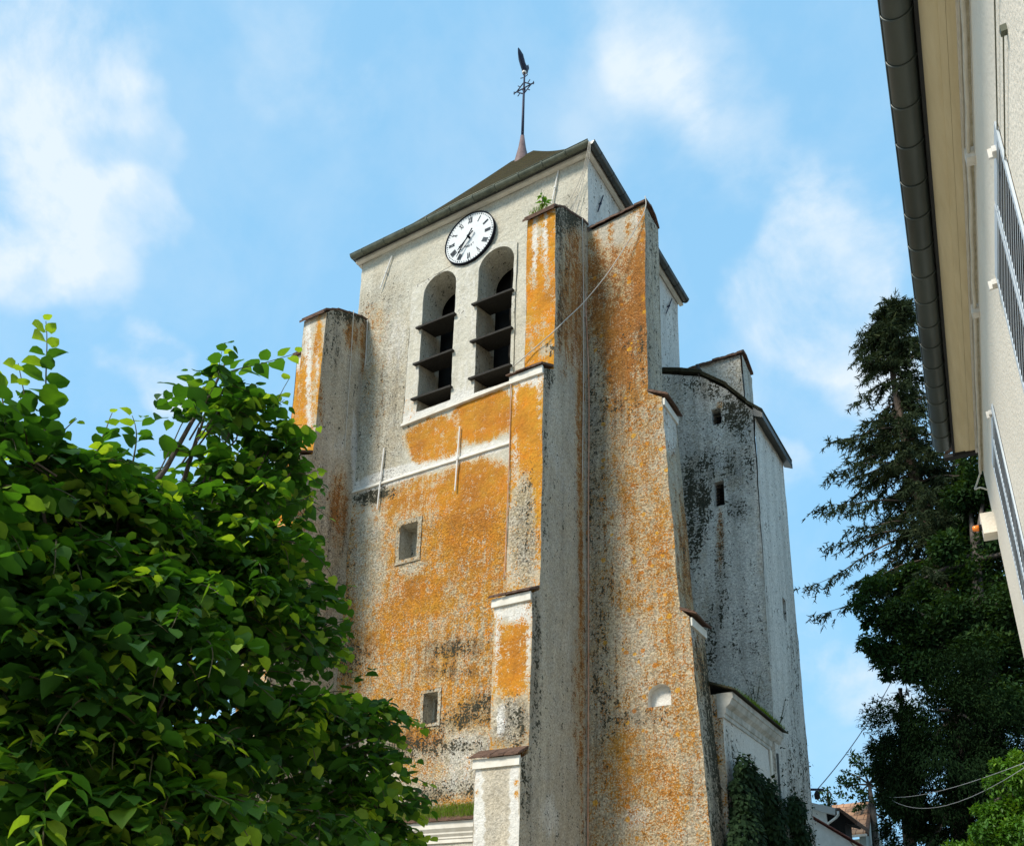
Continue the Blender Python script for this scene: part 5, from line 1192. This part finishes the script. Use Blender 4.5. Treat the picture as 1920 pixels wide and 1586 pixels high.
# ------------------------------------------------------------------ bird on the turret roof
bp = at(1310, 704, 1, TY - .02); bird = empty('perched_bird', bp, 'dark bird perched on the sloping turret roof edge', 'bird')
b = MB(); B0 = np.array(bp)
def skin_rings(b, rings, n=12):
    vs = []; fs = []
    for (c, rx, ry, dirv) in rings:
        d = Vector(dirv).normalized(); a = d.cross(Vector((0, 1, 0))).normalized(); e = d.cross(a)
        for k in range(n): th = 2*math.pi*k/n; vs.append(Vector(c) + a * math.cos(th) * rx + e * math.sin(th) * ry)
    for i in range(len(rings) - 1):
        for k in range(n): fs.append((i*n+k, i*n+(k+1) % n, (i+1)*n+(k+1) % n, (i+1)*n+k))
    fs += [tuple(range(n-1, -1, -1)), tuple((len(rings)-1)*n+k for k in range(n))]; b.add(vs, fs)
skin_rings(b, [(B0 + [.13, .02, -.02], .012, .03, (-1, 0, .7)), (B0 + [.08, .02, .03], .022, .04, (-1, 0, .9)), (B0 + [.04, .02, .08], .055, .055, (-.6, 0, 1)), (B0 + [.0, .02, .14], .07, .07, (-.3, 0, 1)), (B0 + [-.02, .02, .20], .06, .06, (-.1, 0, 1)),
                (B0 + [-.02, .02, .25], .036, .036, (0, 0, 1)), (B0 + [-.025, .02, .29], .038, .034, (-.2, 0, 1)), (B0 + [-.04, .02, .32], .030, .026, (-.6, 0, 1)), (B0 + [-.055, .02, .335], .010, .010, (-1, 0, .5)), (B0 + [-.085, .02, .330], .002, .002, (-1, 0, -.2))])
t_ = NT('dark_feathers'); t_.col((.015, .015, .018)); b.build('body', t_.m, bird, smooth=True)
b = MB()
for dy in (-.0, .04): b.tube([B0 + [.01, dy, .09], B0 + [.0, dy, .03], B0 + [.0, dy, -.02]], .007, 5)
b.build('legs', M['bark'], bird)

# ------------------------------------------------------------------ outbuildings beyond the turret
def poly3(pts_px, ax, val): return [tuple(at(x, y, ax, val)) for x, y in pts_px]
M['white'] = simple('white_house_render', (.62, .62, .60), (.74, .74, .72), 9, .9, .004)
M['greywall'] = simple('grey_green_render', (.20, .23, .21), (.26, .29, .27), 2, .9)
tt = NT('orange_flat_tiles'); sx = tt.N.new('ShaderNodeTexBrick'); sx.inputs['Scale'].default_value = 1; sx.inputs['Brick Width'].default_value = .24; sx.inputs['Row Height'].default_value = .21; sx.inputs['Mortar Size'].default_value = .012; sx.inputs['Mortar Smooth'].default_value = .3
sx.inputs['Color1'].default_value = (.62, .33, .18, 1); sx.inputs['Color2'].default_value = (.52, .27, .15, 1); sx.inputs['Mortar'].default_value = (.08, .03, .02, 1)
cmb = tt.N.new('ShaderNodeCombineXYZ'); spx = tt.N.new('ShaderNodeSeparateXYZ'); tt.L.new(tt.pos(), spx.inputs[0]); tt.L.new(spx.outputs[0], cmb.inputs[0]); tt.L.new(spx.outputs[2], cmb.inputs[1]); tt.L.new(cmb.outputs[0], sx.inputs['Vector'])
tt.col(tt.mix(tt.math('MULTIPLY', tt.noise(6, 5), .4), sx.outputs['Color'], (.20, .12, .06)))
# shed: white gable, grey barge board, black block as painted eaves shade, red-tiled wall top
Y1 = 13.0
s0 = at(1560, 1586, 1, Y1); s0[2] = 0
shed = empty('white_shed', s0, 'white walled outbuilding with pale barge board and dark open eaves beyond the turret', 'outbuilding')
def pp(pts_px, Y, depth, mat, name, par):
    b = MB(); b.prism(poly3(pts_px, 1, Y), (0, depth, 0)); return b.build(name, mat, par)
z0 = lambda x: at(x, 1586, 1, Y1)
w_ = poly3([(1500, 1511), (1549, 1524), (1552, 1545), (1552, 1586)], 1, Y1); w_ = w_ + [(w_[-1][0], Y1, 0), (w_[0][0], Y1, 0)]
b = MB(); b.prism(w_, (0, 3, 0)); b.build('wall', M['white'], shed)
pp([(1500, 1499), (1566, 1514), (1566, 1527), (1500, 1510)], Y1 - .25, .3, M['zinc'] if False else simple('pale_barge_board', (.42, .43, .42), (.5, .5, .48), 3, .7), 'barge_board', shed)
pp([(1549, 1523), (1566, 1517), (1573, 1514), (1608, 1541), (1600, 1546), (1584, 1542), (1586, 1570), (1575, 1586), (1552, 1586)], Y1 + .05, .9, M['black'], 'eaves_shade', shed)  # solid near-black block, shade under the eaves put into its colour
pp([(1566, 1514), (1574, 1514), (1609, 1540), (1606, 1546)], Y1 - .3, 1.6, M['tile'], 'roof', shed)
b = MB(); b.tube([at(1571, 1520, 1, Y1 - .3), at(1572, 1527, 1, Y1 - .3), at(1568, 1532, 1, Y1 - .25), at(1553, 1543, 1, Y1 - .1), at(1551, 1549, 1, Y1 - .06)], .035, 8); b.build('downpipe', M['ironw'], shed, smooth=True)
Y2 = 11.5
s1 = at(1560, 1586, 1, Y2); s1[2] = 0
gw = empty('garden_wall', s1, 'white wall with a sloping row of red coping tiles below the shed', 'wall')
w_ = poly3([(1500, 1524), (1525, 1537), (1560, 1557), (1592, 1576), (1600, 1586)], 1, Y2); w_ = w_ + [(w_[-1][0], Y2, 0), (w_[0][0], Y2, 0)]
b = MB(); b.prism(w_, (0, .3, 0)); b.build('wall', M['white'], gw)
b = MB(); a_ = at(1500, 1520, 1, Y2); c_ = at(1640, 1602, 1, Y2)
for k in range(34):
    p = a_ + (c_ - a_) * k / 34; q = a_ + (c_ - a_) * (k + 1.25) / 34; p[2] += .03
    b.tube([p + [0, -.10, 0], p + [0, .4, 0]], .045, 6); b.beam(p + [0, .15, .0], q + [0, .15, .0], .5, .025)
b.build('coping', simple('red_coping_tile', (.16, .045, .03), (.27, .09, .06), 12, .85), gw)
# tiled house
Y3 = 17.0
e0 = at(1587, 1568, 1, Y3); e1 = at(1623, 1564, 1, Y3); r0 = at(1560, 1514, 1, Y3 + 2.2); r1 = at(1629, 1506, 1, Y3 + 2.2); rr_ = at(1662, 1600, 1, Y3 + 4.4)
e0 = e0 + (e0 - e1) * .6
th_ = empty('tiled_house', (float(e1[0]) - 1.5, Y3 + 2, 0), 'small house with orange tiled roof and grey-green gable', 'house')
b = MB(); b.hexa([e0, e1, r1, r0], [e0 + [0, 0, .09], e1 + [0, 0, .09], r1 + [0, 0, .09], r0 + [0, 0, .09]])
b.build('roof', tt.m, th_)
b = MB(); b.beam(e1 + [.05, 0, .02], r1 + [.05, 0, .02], .10, .16); b.build('verge', M['tile'], th_)
g_ = [tuple(e1 + [-.02, .1, -.05]), tuple(r1 + [.02, 0, -.05]), tuple(rr_), (float(rr_[0]), float(rr_[1]), 0), (float(e1[0]), float(e1[1]), 0)]
b = MB(); b.prism(g_, (-.2, 0, 0)); b.build('gable_wall', M['greywall'], th_)
b = MB(); b.prism([tuple(e0 + [0, .15, -.1]), tuple(e1 + [-.1, .15, -.1]), (float(e1[0]) - .1, float(e1[1]) + .15, 0), (float(e0[0]), float(e0[1]) + .15, 0)], (0, .2, 0)); b.build('wall', M['oldcream'], th_)
gutter(e0 + [0, -.08, .0], e1 + [0.05, -.08, 0.0], 'gutter', .06, th_, 2.0, M['ironw'])

# ------------------------------------------------------------------ overhead wires
def wire(a, bq, sag, r, label, mat, extra=None):
    a = np.array(a); bq = np.array(bq); pts = [a + (bq - a) * t - np.array([0, 0, 4 * sag * t * (1 - t)]) for t in np.linspace(0, 1, 14)]
    m = MB(); m.tube(pts, r, 6); return tag(m.build('overhead_wire', mat, None, smooth=True, origin=a), label, 'wire', 'overhead wires')
M['wire'] = simple('grey_overhead_wire', (.25, .26, .27), (.34, .35, .36), 3, .6)
bk_ = at(1531, 1481, 0, 2.46)
wire(bk_, far(1692, 1236, 30), .25, .013, 'single overhead wire rising from the turret towards the dark trees', M['wire'])
wire(far(1925, 1428, 9.6), far(1668, 1494, 22), .10, .0032, 'upper of the two wires crossing in front of the dark yew', M['wire'])
wire(far(1925, 1436, 9.6), far(1668, 1497, 22), .30, .0032, 'lower of the two wires crossing in front of the dark yew', M['wire'])
wire(at(1120, 1598, 0, 2.9) * 0 + np.array([.35, -.3, 3.62]), at(1520, 1521, 0, 2.75), .12, .008, 'thin wire passing in front of the ivy at the annex', M['wire'])
ins = empty('insulator_bracket', bk_, 'small dark iron bracket with insulator on the turret corner', 'bracket')
b = MB(); b.beam(bk_ + [-.25, -.1, .02], bk_ + [.14, .1, .02], .04, .05); b.build('arm', M['iron'], ins)
b = MB(); b.tube([bk_ + [-.0, 0, -.02], bk_ + [0, 0, -.09], bk_ + [0, 0, -.20]], [.03, .065, .05], 10); b.build('insulator', M['black'], ins, smooth=True)
